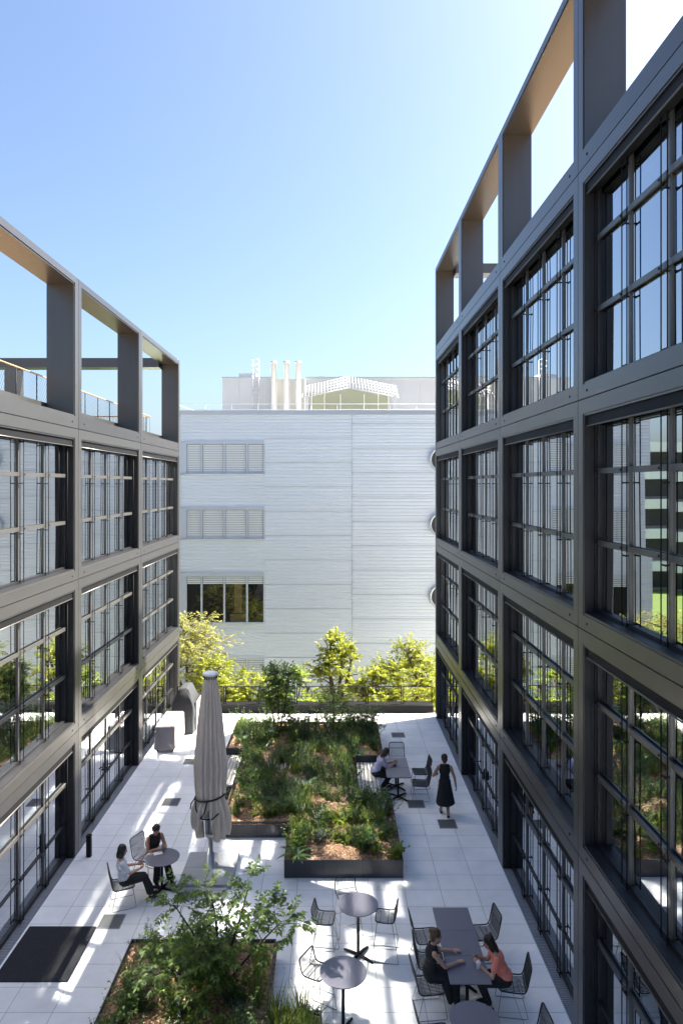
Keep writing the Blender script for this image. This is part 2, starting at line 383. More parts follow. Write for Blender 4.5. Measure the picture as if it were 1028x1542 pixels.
def office(name, S, bounds, nfl, label, ybeam):
    root = empty(name, (S.g * (S.X + 5), 12, 0)); tag(root, label, 'building')
    inv = Matrix.Translation(root.location).inverted()
    kids = []
    zt0, zt1 = LEVELS[nfl], LEVELS[nfl + 1]
    ye, ys = bounds[0], bounds[-1]
    # shell: dark backing behind the joints is the slab edge itself
    mb = MB()
    for k in range(1, nfl + 1):
        S.box(mb, .302, .5, ys, ye - .02, LEVELS[k] - .26, LEVELS[k] + .26)
    for y in bounds:
        S.box(mb, .304, .48, max(ys, y - .24), min(ye - .02, y + .24), 0, LEVELS[nfl] - .26)
    for y in bounds[:-1]:
        S.box(mb, .02, .3, y - .02 if y == ye else y - .006, y + (0.0 if y == ye else .006), 0, zt1 - .02)   # behind the open joints
    for k in range(1, nfl + 1):
        S.box(mb, .022, .298, ys, ye - .03, LEVELS[k] - .007, LEVELS[k] + .007)
    mb.build('joint_backing', M['backing'], root)
    mb = MB()
    D = 12.5
    for k in range(0, nfl):
        S.box(mb, .5, 5.9, ys, ye - .3, LEVELS[k] - (.05 if k == 0 else .24), LEVELS[k] + (.0 if k == 0 else .1), 1)
        if k: S.box(mb, .5, 5.9, ys, ye - .3, LEVELS[k] - .62, LEVELS[k] - .5, 2)
    S.box(mb, .5, 5.9, ys, ye - .3, zt0 - .62, zt0 - .5, 2)
    S.box(mb, 5.9, 6.1, ys, ye - .3, 0, zt0 - .25)
    for y in (bounds[1] - .1, bounds[3] - .1):
        S.box(mb, 1.6, 5.9, y - .06, y + .06, 0, zt0 - .63)
    mb.build('interior', [M['inner'], M['innerfl'], M['whitep']], root)
    mb = MB(); S.box(mb, .02, D, ye - .3, ye, 0, zt0 - .02); S.box(mb, .5, D, ys, ys + .2, 0, zt0 - .02); S.box(mb, D - .3, D, ys + .2, ye - .3, 0, zt0 - .02)
    mb.build('end_wall', M['metal'], root)
    mb = MB(); S.box(mb, .5, D - .3, ys + .2, ye - .3, zt0 - .24, zt0 + .06); mb.build('roof', M['roof'], root)
    mb = MB(); S.box(mb, .72, D - .3, ys + .3, ye - .8, zt0 + .062, zt0 + .12); mb.build('terrace_floor', M['warm'], root)
    for i in range(len(bounds) - 1):
        y1, y0 = bounds[i], bounds[i + 1]
        for k in range(nfl):
            module(S, root, y0, y1, LEVELS[k], LEVELS[k + 1], ground=(k == 0))
            window(S, root, y0, y1, LEVELS[k], LEVELS[k + 1], ground=(k == 0), door=(k == 0 and i in (1, 4)))
        module(S, root, y0, y1, zt0, zt1, terrace=True, top=True)
        mb = MB(); S.box(mb, .70, .82, y0 + .02, y1 - .02, zt0 + .06, zt0 + .62); mb.build('terrace_parapet', M['metal'], root)
    # return frame across the far end of the roof terrace
    mb = MB()
    S.box(mb, .69, D, ye - .70, ye - .02, zt1 - .38, zt1 - .012); mb.build('terrace_beam', M['metal'], root)
    for d in (6.6, D - .3):
        mb = MB(); S.box(mb, d - .24, d + .24, ye - .68, ye - .03, zt0, zt1 - .381); mb.build('terrace_column', M['metal'], root)
    # terrace railing
    mb = MB(); zr = zt0 + 1.32; dr = .95
    mb.tube([S.p(dr, ys + 1, zr), S.p(dr, ye - 1, zr)], .022, 6, mi=1)
    mb.tube([S.p(dr, ye - 1, zr), S.p(D - .6, ye - 1, zr)], .022, 6, mi=1)
    mb.tube([S.p(dr, ys + 1, zt0 + .2), S.p(dr, ye - 1, zt0 + .2)], .012, 5)
    y = ys + 1
    while y < ye - 1:
        mb.tube([S.p(dr, y, zt0 + .1), S.p(dr, y, zr)], .014, 5); y += 1.1
    y = ys + 1
    while y < ye - 2:                                       # cable net
        mb.tube([S.p(dr, y, zt0 + .2), S.p(dr, y + .8, zr)], .0025, 3); mb.tube([S.p(dr, y + .8, zt0 + .2), S.p(dr, y, zr)], .0025, 3); y += .11
    for d in [x * .12 for x in range(8, 95)]:
        mb.tube([S.p(d, ye - 1, zt0 + .2), S.p(d, ye - 1, zr)], .006, 4)
    mb.build('terrace_railing', [M['black'], M['warm']], root)
    for c in root.children: c.matrix_parent_inverse = inv
    for c in root.children:
        pass
    return root

office('office_building', Side(1, RX), RB, 4, 'taller dark metal office block with four glazed storeys under an open roof frame', 0)
office('office_building', Side(-1, LX), LB, 3, 'lower sunlit bronze office block with three glazed storeys under an open roof frame', 0)

# drain strips at the foot of both facades
for S, yb in ((Side(1, RX), RB), (Side(-1, LX), LB)):
    mb = MB(); S.box(mb, .001, .5, -8, min(yb[0], 27.5), -.25, -.02, 0)
    y = -2.0
    while y < 27.3:
        S.box(mb, .02, .25, y, y + .02, -.02, -.006, 0); y += .045
    tag(mb.build('drain_strip', M['grate']), kind='structure')

# ------------------------------------------------------------------ white corrugated building across the street
WY = 39.0
def wz(py): return HC - (py - 730) * WY / F
def wx(px): return (px - 501) * WY / F
wb = empty('white_building', (0, WY + 6, 0)); tag(wb, 'white corrugated metal building with ribbon windows and round portholes across the street', 'building')
def part(mb, name, mats, parent=None):
    o = mb.build(name, mats, parent or wb)
    if parent is None: o.matrix_parent_inverse = Matrix.Translation(wb.location).inverted()
    return o
def corr(mb, x0, x1, z0, z1, pitch=.19):
    vs = []; n = max(1, round((z1 - z0) / pitch)); h = (z1 - z0) / n; prof = [(0, .0), (.55, .0), (.66, .021), (.86, .021)]
    rows = []
    for i in range(n):
        for t, d in prof: rows.append((z0 + (i + t) * h, d))
    rows.append((z1, 0))
    for z, d in rows: vs += [(x0, WY + d, z), (x1, WY + d, z)]
    mb.add(vs, [(2 * i, 2 * i + 1, 2 * i + 3, 2 * i + 2) for i in range(len(rows) - 1)])
WL, WR, ZP = -9.35, 17.0, wz(618)
wx0, wx1 = wx(280), wx(398)
wins = [(665, 713), (764, 811), (862, 937), (988, 1030)]
mb = MB()
xj = wx(530)
prev = ZP - .25
for a, b in wins:
    corr(mb, wx0 - .3, wx1, wz(a) + .03, prev); prev = wz(b) - .06
corr(mb, wx0 - .3, wx1, -3.2, prev)
def seams(z0, z1, x0, x1, off):
    zz = z1 - off; last = z1
    while zz > z0:
        corr(mb, x0, x1, zz + .012, last); last = zz - .012; zz -= 1.37
    corr(mb, x0, x1, z0, last)
seams(-3.2, ZP - .25, wx1 + .0, xj - .015, 1.3)
seams(-3.2, ZP - .25, xj + .015, WR, .5)
corr(mb, WL, wx0 - .31, -3.2, ZP - .25)
part(mb, 'cladding', M['white'])
mb = MB(); mb.box(WL + .02, WR, WY + .06, WY + .3, -3.2, ZP - .26); part(mb, 'seam_backing', M['alu'])
# hollow behind the ribbon windows: inner wall is set back
mb = MB(); mb.box(WL, WR, WY - .05, WY + .5, ZP - .25, ZP); part(mb, 'parapet_cap', M['alu'])
mb = MB(); mb.box(WL + .04, WR - .02, WY + .31, WY + 13, ZP - .5, ZP - .15); part(mb, 'roof', M['roof'])
mb = MB(); mb.box(WL + .02, WL + .3, WY + .301, WY + 13, -3.2, ZP - .51); mb.box(WR - .3, WR, WY + .301, WY + 13, -3.2, ZP - .51); mb.box(WL + .3, WR - .3, WY + 12.7, WY + 13, -3.2, ZP - .51)
part(mb, 'side_wall', M['white'])
for wi, (a, b) in enumerate(wins):
    z1, z0 = wz(a), wz(b); mb = MB()
    # frame
    mb.box(wx0 - .30, wx0, WY - .03, WY + .05, z0, z1)               # pale flat panel left of the window
    mb.box(wx0 - .05, wx1 + .03, WY - .06, WY + .04, z1 - .14 if wi != 2 else z1 - .22, z1 + .03)
    mb.box(wx0 - .05, wx1 + .06, WY - .10, WY + .04, z0 - .06, z0)
    dv = [wx0 + (wx1 - wx0) * t for t in (0, .2, .49, .78, 1.0)]
    for x in dv: mb.box(x - .05, x + .05, WY - .02, WY + .055, z0 + .001, z1 - .141)
    wf = part(mb, 'window', M['wframe'])
    mb = MB()
    for i in range(4): mb.add([(dv[i] + .05, WY + .048, z0), (dv[i + 1] - .05, WY + .048, z0), (dv[i + 1] - .05, WY + .048, z1), (dv[i] + .05, WY + .048, z1)], [(0, 1, 2, 3)])
    mb.build('pane', M['wglass'], wf).matrix_parent_inverse = Matrix.Identity(4)
    mb = MB(); mb.box(wx0, wx1, WY + .056, WY + .058, z0, z1, 0)
    if wi == 2:
        mb.box(dv[2] + .55, dv[3] - .3, WY + .0535, WY + .0555, z0 + .5, z1 - .3, 1); mb.box(dv[2] + .35, dv[3] - .06, WY + .052, WY + .0535, z0, z0 + .45, 1)
    mb.build('room', [M['dkint'] if wi == 2 else M['inner'], M['redbrown']], wf)
    mb = MB(); zb = z0 + .02 if wi in (0, 1, 3) else z1 - .62
    for i in range(4):
        z = z1 - .17
        while z > zb:
            mb.add([(dv[i] + .07, WY + .020, z), (dv[i + 1] - .07, WY + .020, z), (dv[i + 1] - .07, WY + .034, z - .078), (dv[i] + .07, WY + .034, z - .078)], [(0, 1, 2, 3)]); z -= .10
    mb.build('blind', M['blind'], wf)
    for ch in wf.children: pass
for pyc in (692, 790, 898):
    z = wz(pyc); x = 6.12
    mb = MB(); n = 40; vs = []; prof = [(.72, .02), (.72, -.12), (.66, -.16), (.60, -.12), (.60, .02)]
    for r, d in prof:
        for k in range(n):
            a = 2 * math.pi * k / n; vs.append((x + r * math.cos(a), WY + d, z + r * math.sin(a)))
    mb.add(vs, [(i * n + k, i * n + (k + 1) % n, (i + 1) * n + (k + 1) % n, (i + 1) * n + k) for i in range(4) for k in range(n)], 0, True)
    rw = part(mb, 'round_window', M['alu'])
    mb = MB(); mb.add([(x + .61 * math.cos(2 * math.pi * k / n), WY - .03, z + .61 * math.sin(2 * math.pi * k / n)) for k in range(n)], [tuple(range(n))])
    mb.build('pane', M['wglass'], rw)
    mb = MB(); mb.add([(x + .61 * math.cos(2 * math.pi * k / n), WY - .01, z + .61 * math.sin(2 * math.pi * k / n)) for k in range(n)], [tuple(range(n))])
    mb.build('room', M['inner'], rw)
# rooftop: plant rooms, flues, ladder, slatted canopy, rail
RY = 46.0
def rz_(py): return HC - (py - 730) * RY / F
def rx_(px): return (px - 501) * RY / F
zr0 = ZP - .16
mb = MB(); mb.box(rx_(335), rx_(410), RY, RY + 4, zr0, rz_(570)); mb.box(rx_(334), rx_(411), RY - .05, RY + 4.05, rz_(570), rz_(567.5), 1)
mb.box(rx_(358), rx_(384), RY + .5, RY + 2, rz_(567.5), rz_(560))
mb.box(rx_(410), rx_(458), RY + .6, RY + 4, zr0, rz_(569), 2)
mb.box(rx_(458), rx_(690), RY + 2.6, RY + 5.5, zr0, rz_(561)); mb.box(rx_(457), rx_(691), RY + 2.5, RY + 5.6, rz_(561), rz_(558.5), 1)
mb.box(rx_(478), rx_(487), RY + 3, RY + 4, rz_(558.5), rz_(556)); mb.box(rx_(510), rx_(515), RY + 3, RY + 4, rz_(558.5), rz_(556))
for px in (535, 575, 610, 640): mb.box(rx_(px), rx_(px) + .02, RY + 2.585, RY + 2.6, zr0, rz_(562), 1)
for px in (360, 398): mb.box(rx_(px), rx_(px) + .02, RY - .012, RY, zr0, rz_(570), 1)
part(mb, 'plant_room', [M['cream'], M['alu'], pmat('warm_cladding', (.60, .58, .52), .6)])
for px in (413, 432, 449.5):
    mb = MB(); x = rx_(px); mb.lathe([(.19, 0), (.19, rz_(549) - zr0), (.22, rz_(549) - zr0), (.22, rz_(546) - zr0), (.17, rz_(546) - zr0)], (x, RY - .4, zr0), 16)
    part(mb, 'flue', M['flue'])
mb = MB(); xa, xb = rx_(381), rx_(390)
for x in (xa, xb): mb.tube([(x, RY - .1, zr0), (x, RY - .1, rz_(543)), ], .022, 5)
z = zr0 + .2
while z < rz_(556): mb.tube([(xa, RY - .1, z), (xb, RY - .1, z)], .015, 4); z += .28
for z in [rz_(p) for p in (543.5, 551, 558)]:
    mb.tube([(xa + (xb - xa) * .5 + .28 * math.cos(a), RY - .1 - .3 + .3 * math.sin(a) * 1.0, z) for a in [2 * math.pi * k / 12 for k in range(12)]], .015, 4, closed=True)
part(mb, 'roof_ladder', M['alu'])
cp = [(453, 578), (525, 562), (600, 577)]
mb = MB()
def gable(t):
    for i in range(2):
        if cp[i][0] <= t <= cp[i + 1][0]:
            u = (t - cp[i][0]) / (cp[i + 1][0] - cp[i][0]); return cp[i][1] * (1 - u) + cp[i + 1][1] * u
for j in range(5):
    dz = j * .24; yy = RY + 1.6 - j * .42
    for i in range(2):
        mb.tube([(rx_(cp[i][0]), yy, rz_(cp[i][1]) - dz), (rx_(cp[i + 1][0]), yy, rz_(cp[i + 1][1]) - dz)], .05, 4)
for k in range(31):
    t = 455 + 143 * k / 30; zt = rz_(gable(t))
    mb.tube([(rx_(t), RY + 1.7, zt + .06), (rx_(t), RY - .25, zt - 1.0)], .032, 4)
for px in (458, 598): mb.box(rx_(px) - .1, rx_(px) + .1, RY + 1.5, RY + 1.7, zr0, rz_(580))
for px in (462, 594): mb.box(rx_(px) - .1, rx_(px) + .1, RY - .2, RY, zr0, rz_(596))
part(mb, 'slatted_canopy', M['cream'])
mb = MB(); zs_ = rz_(594)
mb.add([(rx_(468), RY + 1.9, zr0), (rx_(588), RY + 1.9, zr0), (rx_(588), RY + 1.9, rz_(590)), (rx_(527), RY + 1.9, rz_(580)), (rx_(468), RY + 1.9, rz_(590))], [(0, 1, 2, 3, 4)])
for px in (468, 488, 513, 550, 572, 588): mb.box(rx_(px) - .03, rx_(px) + .03, RY + 1.84, RY + 1.89, zr0, rz_(588), 1)
part(mb, 'skylight', [M['yglass'], M['whitep']])
mb = MB()
for z in (ZP + .42, ZP + .1): mb.tube([(WL + .4, WY + .5, z), (WR, WY + .5, z)], .018, 5)
x = WL + .6
while x < WR: mb.tube([(x, WY + .5, ZP - .2), (x, WY + .5, ZP + .43)], .016, 5); x += 1.5
mb.tube([(WL + .4, WY + .5, ZP + .42), (WL + 1.4, WY + 1.5, ZP + .1)], .018, 5)
part(mb, 'roof_railing', M['whitep'])

# far pale terrace block that the right-hand glass mirrors
fb = empty('apartment_block', (-40, 85, -3.2)); tag(fb, 'pale terraced block far beyond the lawn, left of the white corrugated building', 'building')
for k in range(5):
    mb = MB(); mb.box(-18, 18, -6, 6, k * 3.4 + 2.3, k * 3.4 + 3.4); mb.build('balcony_band', M['whitep'], fb)
mb = MB(); mb.box(-17, 17, -4.8, 5, 0, 17.0); mb.build('wall', M['inner'], fb)
for k in range(5):
    mb = MB(); mb.box(-16.5, 16.5, -4.9, -4.81, k * 3.4 + .3, k * 3.4 + 2.25); mb.build('window', M['dark'], fb)

# ------------------------------------------------------------------ railing at the far end
mb = MB(); mb.box(-6.2, 3.98, 27.52, 27.95, -.2, .27); mb.box(-6.2, 3.98, 27.49, 27.98, .27, .30)
tag(mb.build('parapet_wall', M['black']), 'low dark metal kerb wall under the black railing', 'wall')
rl = empty('railing', (0, 27.75, .3)); tag(rl, 'black metal railing of wired panels along the far end of the terrace', 'railing')
for i in range(8):
    x0 = -7.1 + i * 1.42 - .02; x0 = max(x0, -6.2); x1 = min(-7.1 + (i + 1) * 1.42 - .10, 3.95)
    mb = MB()
    for x in (x0, x1): mb.box(x - .018, x + .018, -.018, .018, 0, .68)
    mb.box(x0, x1, -.02, .02, .66, .69); mb.box(x0, x1, -.015, .015, .06, .085)
    for k in range(1, 6): mb.tube([(x0, 0, .085 + k * .1), (x1, 0, .085 + k * .1)], .004, 4)
    mb.build('rail_panel', M['black'], rl)

# ------------------------------------------------------------------ planters
def planter(name, outline, h, label, hmul):
    root = empty(name, (0, 0, 0)); tag(root, label, 'planter')
    n = len(outline); mb = MB(); t = .02
    vs = []
    for i in range(n):
        p = Vector(outline[i]); a = (p - Vector(outline[i - 1])).normalized(); b = (Vector(outline[(i + 1) % n]) - p).normalized()
        na, nb = Vector((-a.y, a.x)), Vector((-b.y, b.x)); q = p + (na + nb) * t
        vs += [(p.x, p.y, 0), (p.x, p.y, h), (q.x, q.y, h), (q.x, q.y, h - .3)]
    fs = []
    for i in range(n):
        j = (i + 1) % n
        for k in range(3): fs.append((i * 4 + k, j * 4 + k, j * 4 + k + 1, i * 4 + k + 1))
    mb.add(vs, fs)
    for i in range(n):                                    # panel joints
        a, b = Vector(outline[i]), Vector(outline[(i + 1) % n]); L = (b - a).length; u = (b - a).normalized(); nn = Vector((u.y, -u.x)); s_ = .9
        while s_ < L - .2:
            c = a + u * s_; d = c + u * .008
            mb.add([(c.x + nn.x * .002, c.y + nn.y * .002, .01), (d.x + nn.x * .002, d.y + nn.y * .002, .01), (d.x + nn.x * .002, d.y + nn.y * .002, h - .01), (c.x + nn.x * .002, c.y + nn.y * .002, h - .01)], [(0, 1, 2, 3)], 1); s_ += .9
    mb.build('steel_edging', [M['steel'], M['black']], root)
    return root
def inside(pt, poly):
    x, y = pt; c = False; n = len(poly)
    for i in range(n):
        (x1, y1), (x2, y2) = poly[i], poly[i - 1]
        if (y1 > y) != (y2 > y) and x < (x2 - x1) * (y - y1) / (y2 - y1) + x1: c = not c
    return c
def edge_dist(pt, poly):
    p = Vector(pt); d = 9
    for i in range(len(poly)):
        a, b = Vector(poly[i - 1]), Vector(poly[i]); t = max(0, min(1, (p - a).dot(b - a) / (b - a).length_squared)); d = min(d, (a + (b - a) * t - p).length)
    return d
def mulch(outline, h, parent, seed):
    rg = random.Random(seed)
    xs = [p[0] for p in outline]; ys = [p[1] for p in outline]; st = .1
    nx, ny = int((max(xs) - min(xs)) / st) + 1, int((max(ys) - min(ys)) / st) + 1
    mb = MB(); idx = {}
    ph = [rg.uniform(0, 6) for _ in range(6)]
    def hh(x, y):
        d = edge_dist((x, y), outline); m = min(1, d / .5)
        return h - .07 + m * (.09 + .07 * math.sin(x * 2.3 + ph[0]) * math.sin(y * 1.9 + ph[1])) + rg.uniform(-.012, .016)
    for i in range(nx + 1):
        for j in range(ny + 1):
            x, y = min(xs) + i * st, min(ys) + j * st
            x, y = min(x, max(xs)), min(y, max(ys))
            if inside((x, y), outline) or edge_dist((x, y), outline) < .07: idx[i, j] = len(mb.v); mb.v.append((x, y, hh(x, y)))
    for (i, j), a in idx.items():
        q = [(i, j), (i + 1, j), (i + 1, j + 1), (i, j + 1)]
        if all(k in idx for k in q):
            cx = sum(mb.v[idx[k]][0] for k in q) / 4; cyy = sum(mb.v[idx[k]][1] for k in q) / 4
            if inside((cx, cyy), outline): mb.f.append(tuple(idx[k] for k in q)); mb.mi.append(0); mb.sm.append(True)
    # loose chips
    for _ in range(int((max(xs) - min(xs)) * (max(ys) - min(ys)) * 45)):
        x, y = rg.uniform(min(xs), max(xs)), rg.uniform(min(ys), max(ys))
        if not inside((x, y), outline) or edge_dist((x, y), outline) < .06: continue
        z = hh(x, y) + .01; a = rg.uniform(0, 6.3); l = rg.uniform(.02, .05); wd = l * .4; t = rg.uniform(-.02, .02)
        c, s_ = math.cos(a), math.sin(a)
        mb.add([(x - c * l, y - s_ * l, z - t), (x + s_ * wd, y - c * wd, z + .008), (x + c * l, y + s_ * l, z + t), (x - s_ * wd, y + c * wd, z + .008)], [(0, 1, 2, 3)])
    mb.build('mulch', M['mulch'], parent)

BED = [(-2.85, 17.8), (-1.12, 17.8), (-1.12, 15.97), (1.62, 15.97), (1.62, 19.15), (.70, 19.15), (.70, 21.6), (1.62, 21.6), (1.62, 25.3), (-3.5, 25.3), (-3.5, 22.2), (-2.85, 22.2)]
FBED = [(-3.84, 8.0), (-.18, 8.0), (-.18, 11.45), (-1.08, 11.45), (-1.08, 13.25), (-3.84, 13.25)]
b1 = planter('planter', BED, .41, 'large dark steel edged planter bed full of greenery in the middle of the terrace', 1); mulch(BED, .41, b1, 3)
b2 = planter('planter', FBED, .38, 'dark steel edged planter bed under the small tree near the dark doormat', 1); mulch(FBED, .38, b2, 4)

def bench(x0, x1, y0, y1, side, label):
    root = empty('bench', ((x0 + x1) / 2, (y0 + y1) / 2, 0)); tag(root, label, 'bench')
    w_, l_ = (x1 - x0) / 2, (y1 - y0) / 2
    mb = MB(); n = 6; sw = 2 * w_ / n
    for i in range(n):
        mb.bbox(-w_ + i * sw + .009, -w_ + (i + 1) * sw - .009, -l_, l_, .40, .45, .006)
    mb.build('seat', M['slat'], root)
    mb = MB(); mb.box(-w_ + .03, w_ - .03, -l_ + .03, l_ - .03, 0, .385); mb.box(-w_, w_, l_ + .01, l_ + .06, 0, .66); mb.box(-w_ + .05, w_ - .05, -l_ + .2, -l_ + .26, .3851, .40); mb.box(-w_ + .05, w_ - .05, l_ - .26, l_ - .2, .3851, .40)
    mb.build('frame', M['steel'], root)
    return root
bench(.72, 1.36, 19.45, 21.5, 1, 'slatted wooden bench where the woman in lavender sits, set into the planter')
bench(-3.48, -2.87, 19.9, 22.1, -1, 'slatted wooden bench half hidden behind the closed parasol')

# ------------------------------------------------------------------ floor grates, mat, bollard
GR = [((258, 1208), 'floor grate in a sunlit slab left of the parasol foot'), ((168, 1388), 'floor grate beside the dark doormat'), ((288, 1147), 'dark floor grate behind the parasol near the covered box'),
      ((599, 1107), 'dark floor grate near the far railing beside the planter'), ((626, 1211), 'dark floor grate in front of the two wire chairs at the bench table'), ((673, 1241), 'dark floor grate just behind the walking woman')]
for i, ((px, py), lb) in enumerate(GR):
    p = G(px, py); r = empty('floor_grate', (p.x, p.y, 0)); tag(r, lb, 'grate', 'square floor grates in the paving')
    mb = MB(); s_ = .24
    for q in ((-s_, -s_ + .02, -s_, s_), (s_ - .02, s_, -s_, s_), (-s_ + .02, s_ - .02, -s_, -s_ + .02), (-s_ + .02, s_ - .02, s_ - .02, s_)): mb.box(*q, .001, .012)
    mb.build('rim', M['grate'], r)
    mb = MB(); mb.box(-s_ + .02, s_ - .02, -s_ + .02, s_ - .02, .0005, .004)
    for k in range(14): mb.box(-s_ + .02, s_ - .02, -s_ + .03 + k * .031, -s_ + .045 + k * .031, .004, .010)
    mb.build('bars', M['gratedk'], r)
mb = MB(); mb.bbox(-6.2, -4.82, 12.62, 14.2, .001, .02, .008); tag(mb.build('doormat', M['rubber']), 'large black doormat on the paving by the left facade', 'doormat')
bo = empty('bollard', (-5.93, 16.9, 0)); tag(bo, 'short black bollard light standing by the left facade', 'bollard')
mb = MB(); mb.bbox(-.055, .055, -.055, .055, 0, .44, .008); mb.bbox(-.05, .05, -.05, .05, .441, .47, .004); mb.build('post', M['black'], bo)
mb = MB(); mb.bbox(-.058, .058, -.058, .058, .4705, .53, .01); mb.build('cap', M['black'], bo)

# ------------------------------------------------------------------ parasol
pr = empty('parasol', (-2.87, 16.3, 0)); tag(pr, 'tall closed beige parasol tied with a black strap in front of the planter', 'parasol')
mb = MB()
for a in range(2):
    for b in range(2): mb.bbox(-.6 + a * .604, -.6 + a * .604 + .596, -.78 + b * .7, -.78 + b * .7 + .69, .0, .11, .012)
mb.build('base_slab', M['concrete'], pr)
mb = MB(); mb.box(-.5, .5, -1.0, -.785, .0, .05); mb.box(-.5, .5, -1.2, -1.02, .0, .03); mb.build('base_step', M['concrete'], pr)
mb = MB(); mb.lathe([(.17, 0), (.17, .02), (.09, .03), (.085, .3), (.06, .3), (.06, 4.3)], (0, 0, .11), 20); mb.build('mast', M['mast'], pr)
mb = MB(); mb.lathe([(.11, 0), (.13, .03), (.13, .09), (.08, .1)], (0, 0, .80), 20); mb.build('hub', M['mast'], pr)
for k in range(8):
    a = 2 * math.pi * k / 8 + .2; mb = MB()
    mb.tube([(.10 * math.cos(a), .10 * math.sin(a), .88), (.15 * math.cos(a), .15 * math.sin(a), 1.7), (.13 * math.cos(a), .13 * math.sin(a), 4.45)], .017, 5); mb.build('rib', M['mast'], pr)
mb = MB(); prof = [(4.60, .13), (4.4, .17), (4.0, .235), (3.4, .305), (2.8, .36), (2.45, .385), (2.1, .37), (1.85, .35), (1.74, .325), (1.66, .36), (1.45, .45), (1.25, .475), (1.1, .47), (.96, .44)]
n = 128; rg = random.Random(8); vs = []
drop = [rg.uniform(-.18, .25) for _ in range(17)]; drop[11] = .5; drop[12] = .62; drop[10] = -.15; drop[13] = -.2
amp = [rg.uniform(.7, 1.25) for _ in range(16)]
for j, (z, r) in enumerate(prof):
    for k in range(n):
        a = 2 * math.pi * k / n; t = k / n * 16; i = int(t) % 16; u = t - int(t)
        f = abs(math.sin(math.pi * u)) ** .7
        fold = ((.60 - .18 * max(0, min(1, (1.7 - z) * 3))) + (.40 + .15 * max(0, min(1, (1.7 - z) * 3))) * f * amp[i]) if j > 0 else (.9 + .1 * f)
        tw = (1 - j / len(prof)) * .0 + (.35 * (4.6 - z) / 3.8) * (.25 + .5 * math.sin(i * 2.1))
        lowmix = max(0, (1.7 - z) / .85)
        dd = drop[i] * (1 - u) + drop[(i + 1) % 16] * u
        zz = z + lowmix * dd
        rr = r * fold * (1 + .10 * lowmix * math.sin(i * 1.7 + u * 5))
        aa = a + tw * .35
        vs.append((rr * math.cos(aa), rr * math.sin(aa), zz))
mb.add(vs, [(j * n + k, j * n + (k + 1) % n, (j + 1) * n + (k + 1) % n, (j + 1) * n + k) for j in range(len(prof) - 1) for k in range(n)], 0, True)
mb.build('canopy', M['canvas'], pr)
mb = MB(); mb.lathe([(.12, 0), (.185, .03), (.19, .06), (.12, .10), (.02, .12)], (0, 0, 4.56), 28)
for k in range(16):
    a = 2 * math.pi * k / 16; mb.tube([(.15 * math.cos(a), .15 * math.sin(a), 4.5), (.16 * math.cos(a), .16 * math.sin(a), 4.58)], .012, 4, mi=1)
mb.build('top_cap', [M['whitep'], M['strap']], pr)
mb = MB()
mb.tube([(.352 * math.cos(a), .352 * math.sin(a), 1.77 + .05 * math.cos(a)) for a in [2 * math.pi * k / 32 for k in range(32)]], .022, 6, closed=True)
mb.tube([(-.33, -.16, 1.76), (-.29, -.27, 1.55), (-.12, -.40, 1.38), (.12, -.44, 1.40), (.26, -.40, 1.52)], .018, 5)
mb.tube([(-.02, -.37, 1.75), (-.06, -.42, 1.55), (-.16, -.42, 1.40)], .018, 5)
mb.tube([(-.33, -.15, 1.77), (-.43, -.14, 1.62), (-.44, -.14, 1.50)], .014, 5)
mb.build('strap', M['strap'], pr)

# ------------------------------------------------------------------ covered furniture
cv = empty('covered_cart', (-5.68, 24.25, 0)); tag(cv, 'low box under a light grey cover on castors by the left facade', 'covered furniture')
mb = MB(); vs = []; pts = []
def rrect(hx, hy, b, n=4):
    o = []
    for cx, cyy, a0 in ((hx - b, hy - b, 0), (-hx + b, hy - b, 90), (-hx + b, -hy + b, 180), (hx - b, -hy + b, 270)):
        for k in range(n + 1): a = R(a0 + 90 * k / n); o.append((cx + b * math.cos(a), cyy + b * math.sin(a)))
    return o
rg = random.Random(2)
for hx, hy, z, b in ((.34, .82, .10, .03), (.335, .815, .3, .03), (.33, .81, .6, .035), (.325, .80, .84, .04), (.30, .78, .885, .05), (.24, .62, .875, .08), (.20, .50, .80, .1), (.12, .3, .785, .08)):
    pts.append([(x + rg.uniform(-.008, .008), y + rg.uniform(-.008, .008), z) for x, y in rrect(hx, hy, b)])
m_ = len(pts[0]); vs = [p for r in pts for p in r]
mb.add(vs, [(j * m_ + k, j * m_ + (k + 1) % m_, (j + 1) * m_ + (k + 1) % m_, (j + 1) * m_ + k) for j in range(len(pts) - 1) for k in range(m_)] + [tuple((len(pts) - 1) * m_ + k for k in range(m_))], 0, True)
mb.build('cover', M['cover'], cv)
for x in (-.26, .26):
    for y in (-.7, .7):
        mb = MB(); mb.tube([(x - .02, y, .05), (x + .02, y, .05)], .05, 10); mb.box(x - .012, x + .012, y - .03, y + .03, .05, .12); mb.build('castor', M['black'], cv)
gv = empty('covered_grill', (-5.45, 25.75, 0)); tag(gv, 'tall barbecue under a dark hooded cover behind the light grey covered box', 'covered furniture')
mb = MB(); pts = []
for hx, hy, z, b in ((.42, .62, .03, .08), (.40, .60, .4, .08), (.41, .60, .75, .1), (.40, .57, .95, .05), (.37, .55, 1.12, .05), (.28, .50, 1.34, .06), (.19, .44, 1.54, .06), (.15, .40, 1.60, .05), (.08, .32, 1.615, .04)):
    pts.append([(x + rg.uniform(-.02, .02), y + rg.uniform(-.02, .02), z) for x, y in rrect(hx, hy, b)])
m_ = len(pts[0]); mb.add([p for r in pts for p in r], [(j * m_ + k, j * m_ + (k + 1) % m_, (j + 1) * m_ + (k + 1) % m_, (j + 1) * m_ + k) for j in range(len(pts) - 1) for k in range(m_)] + [tuple((len(pts) - 1) * m_ + k for k in range(m_))], 0, True)
mb.build('cover', M['coverdk'], gv)
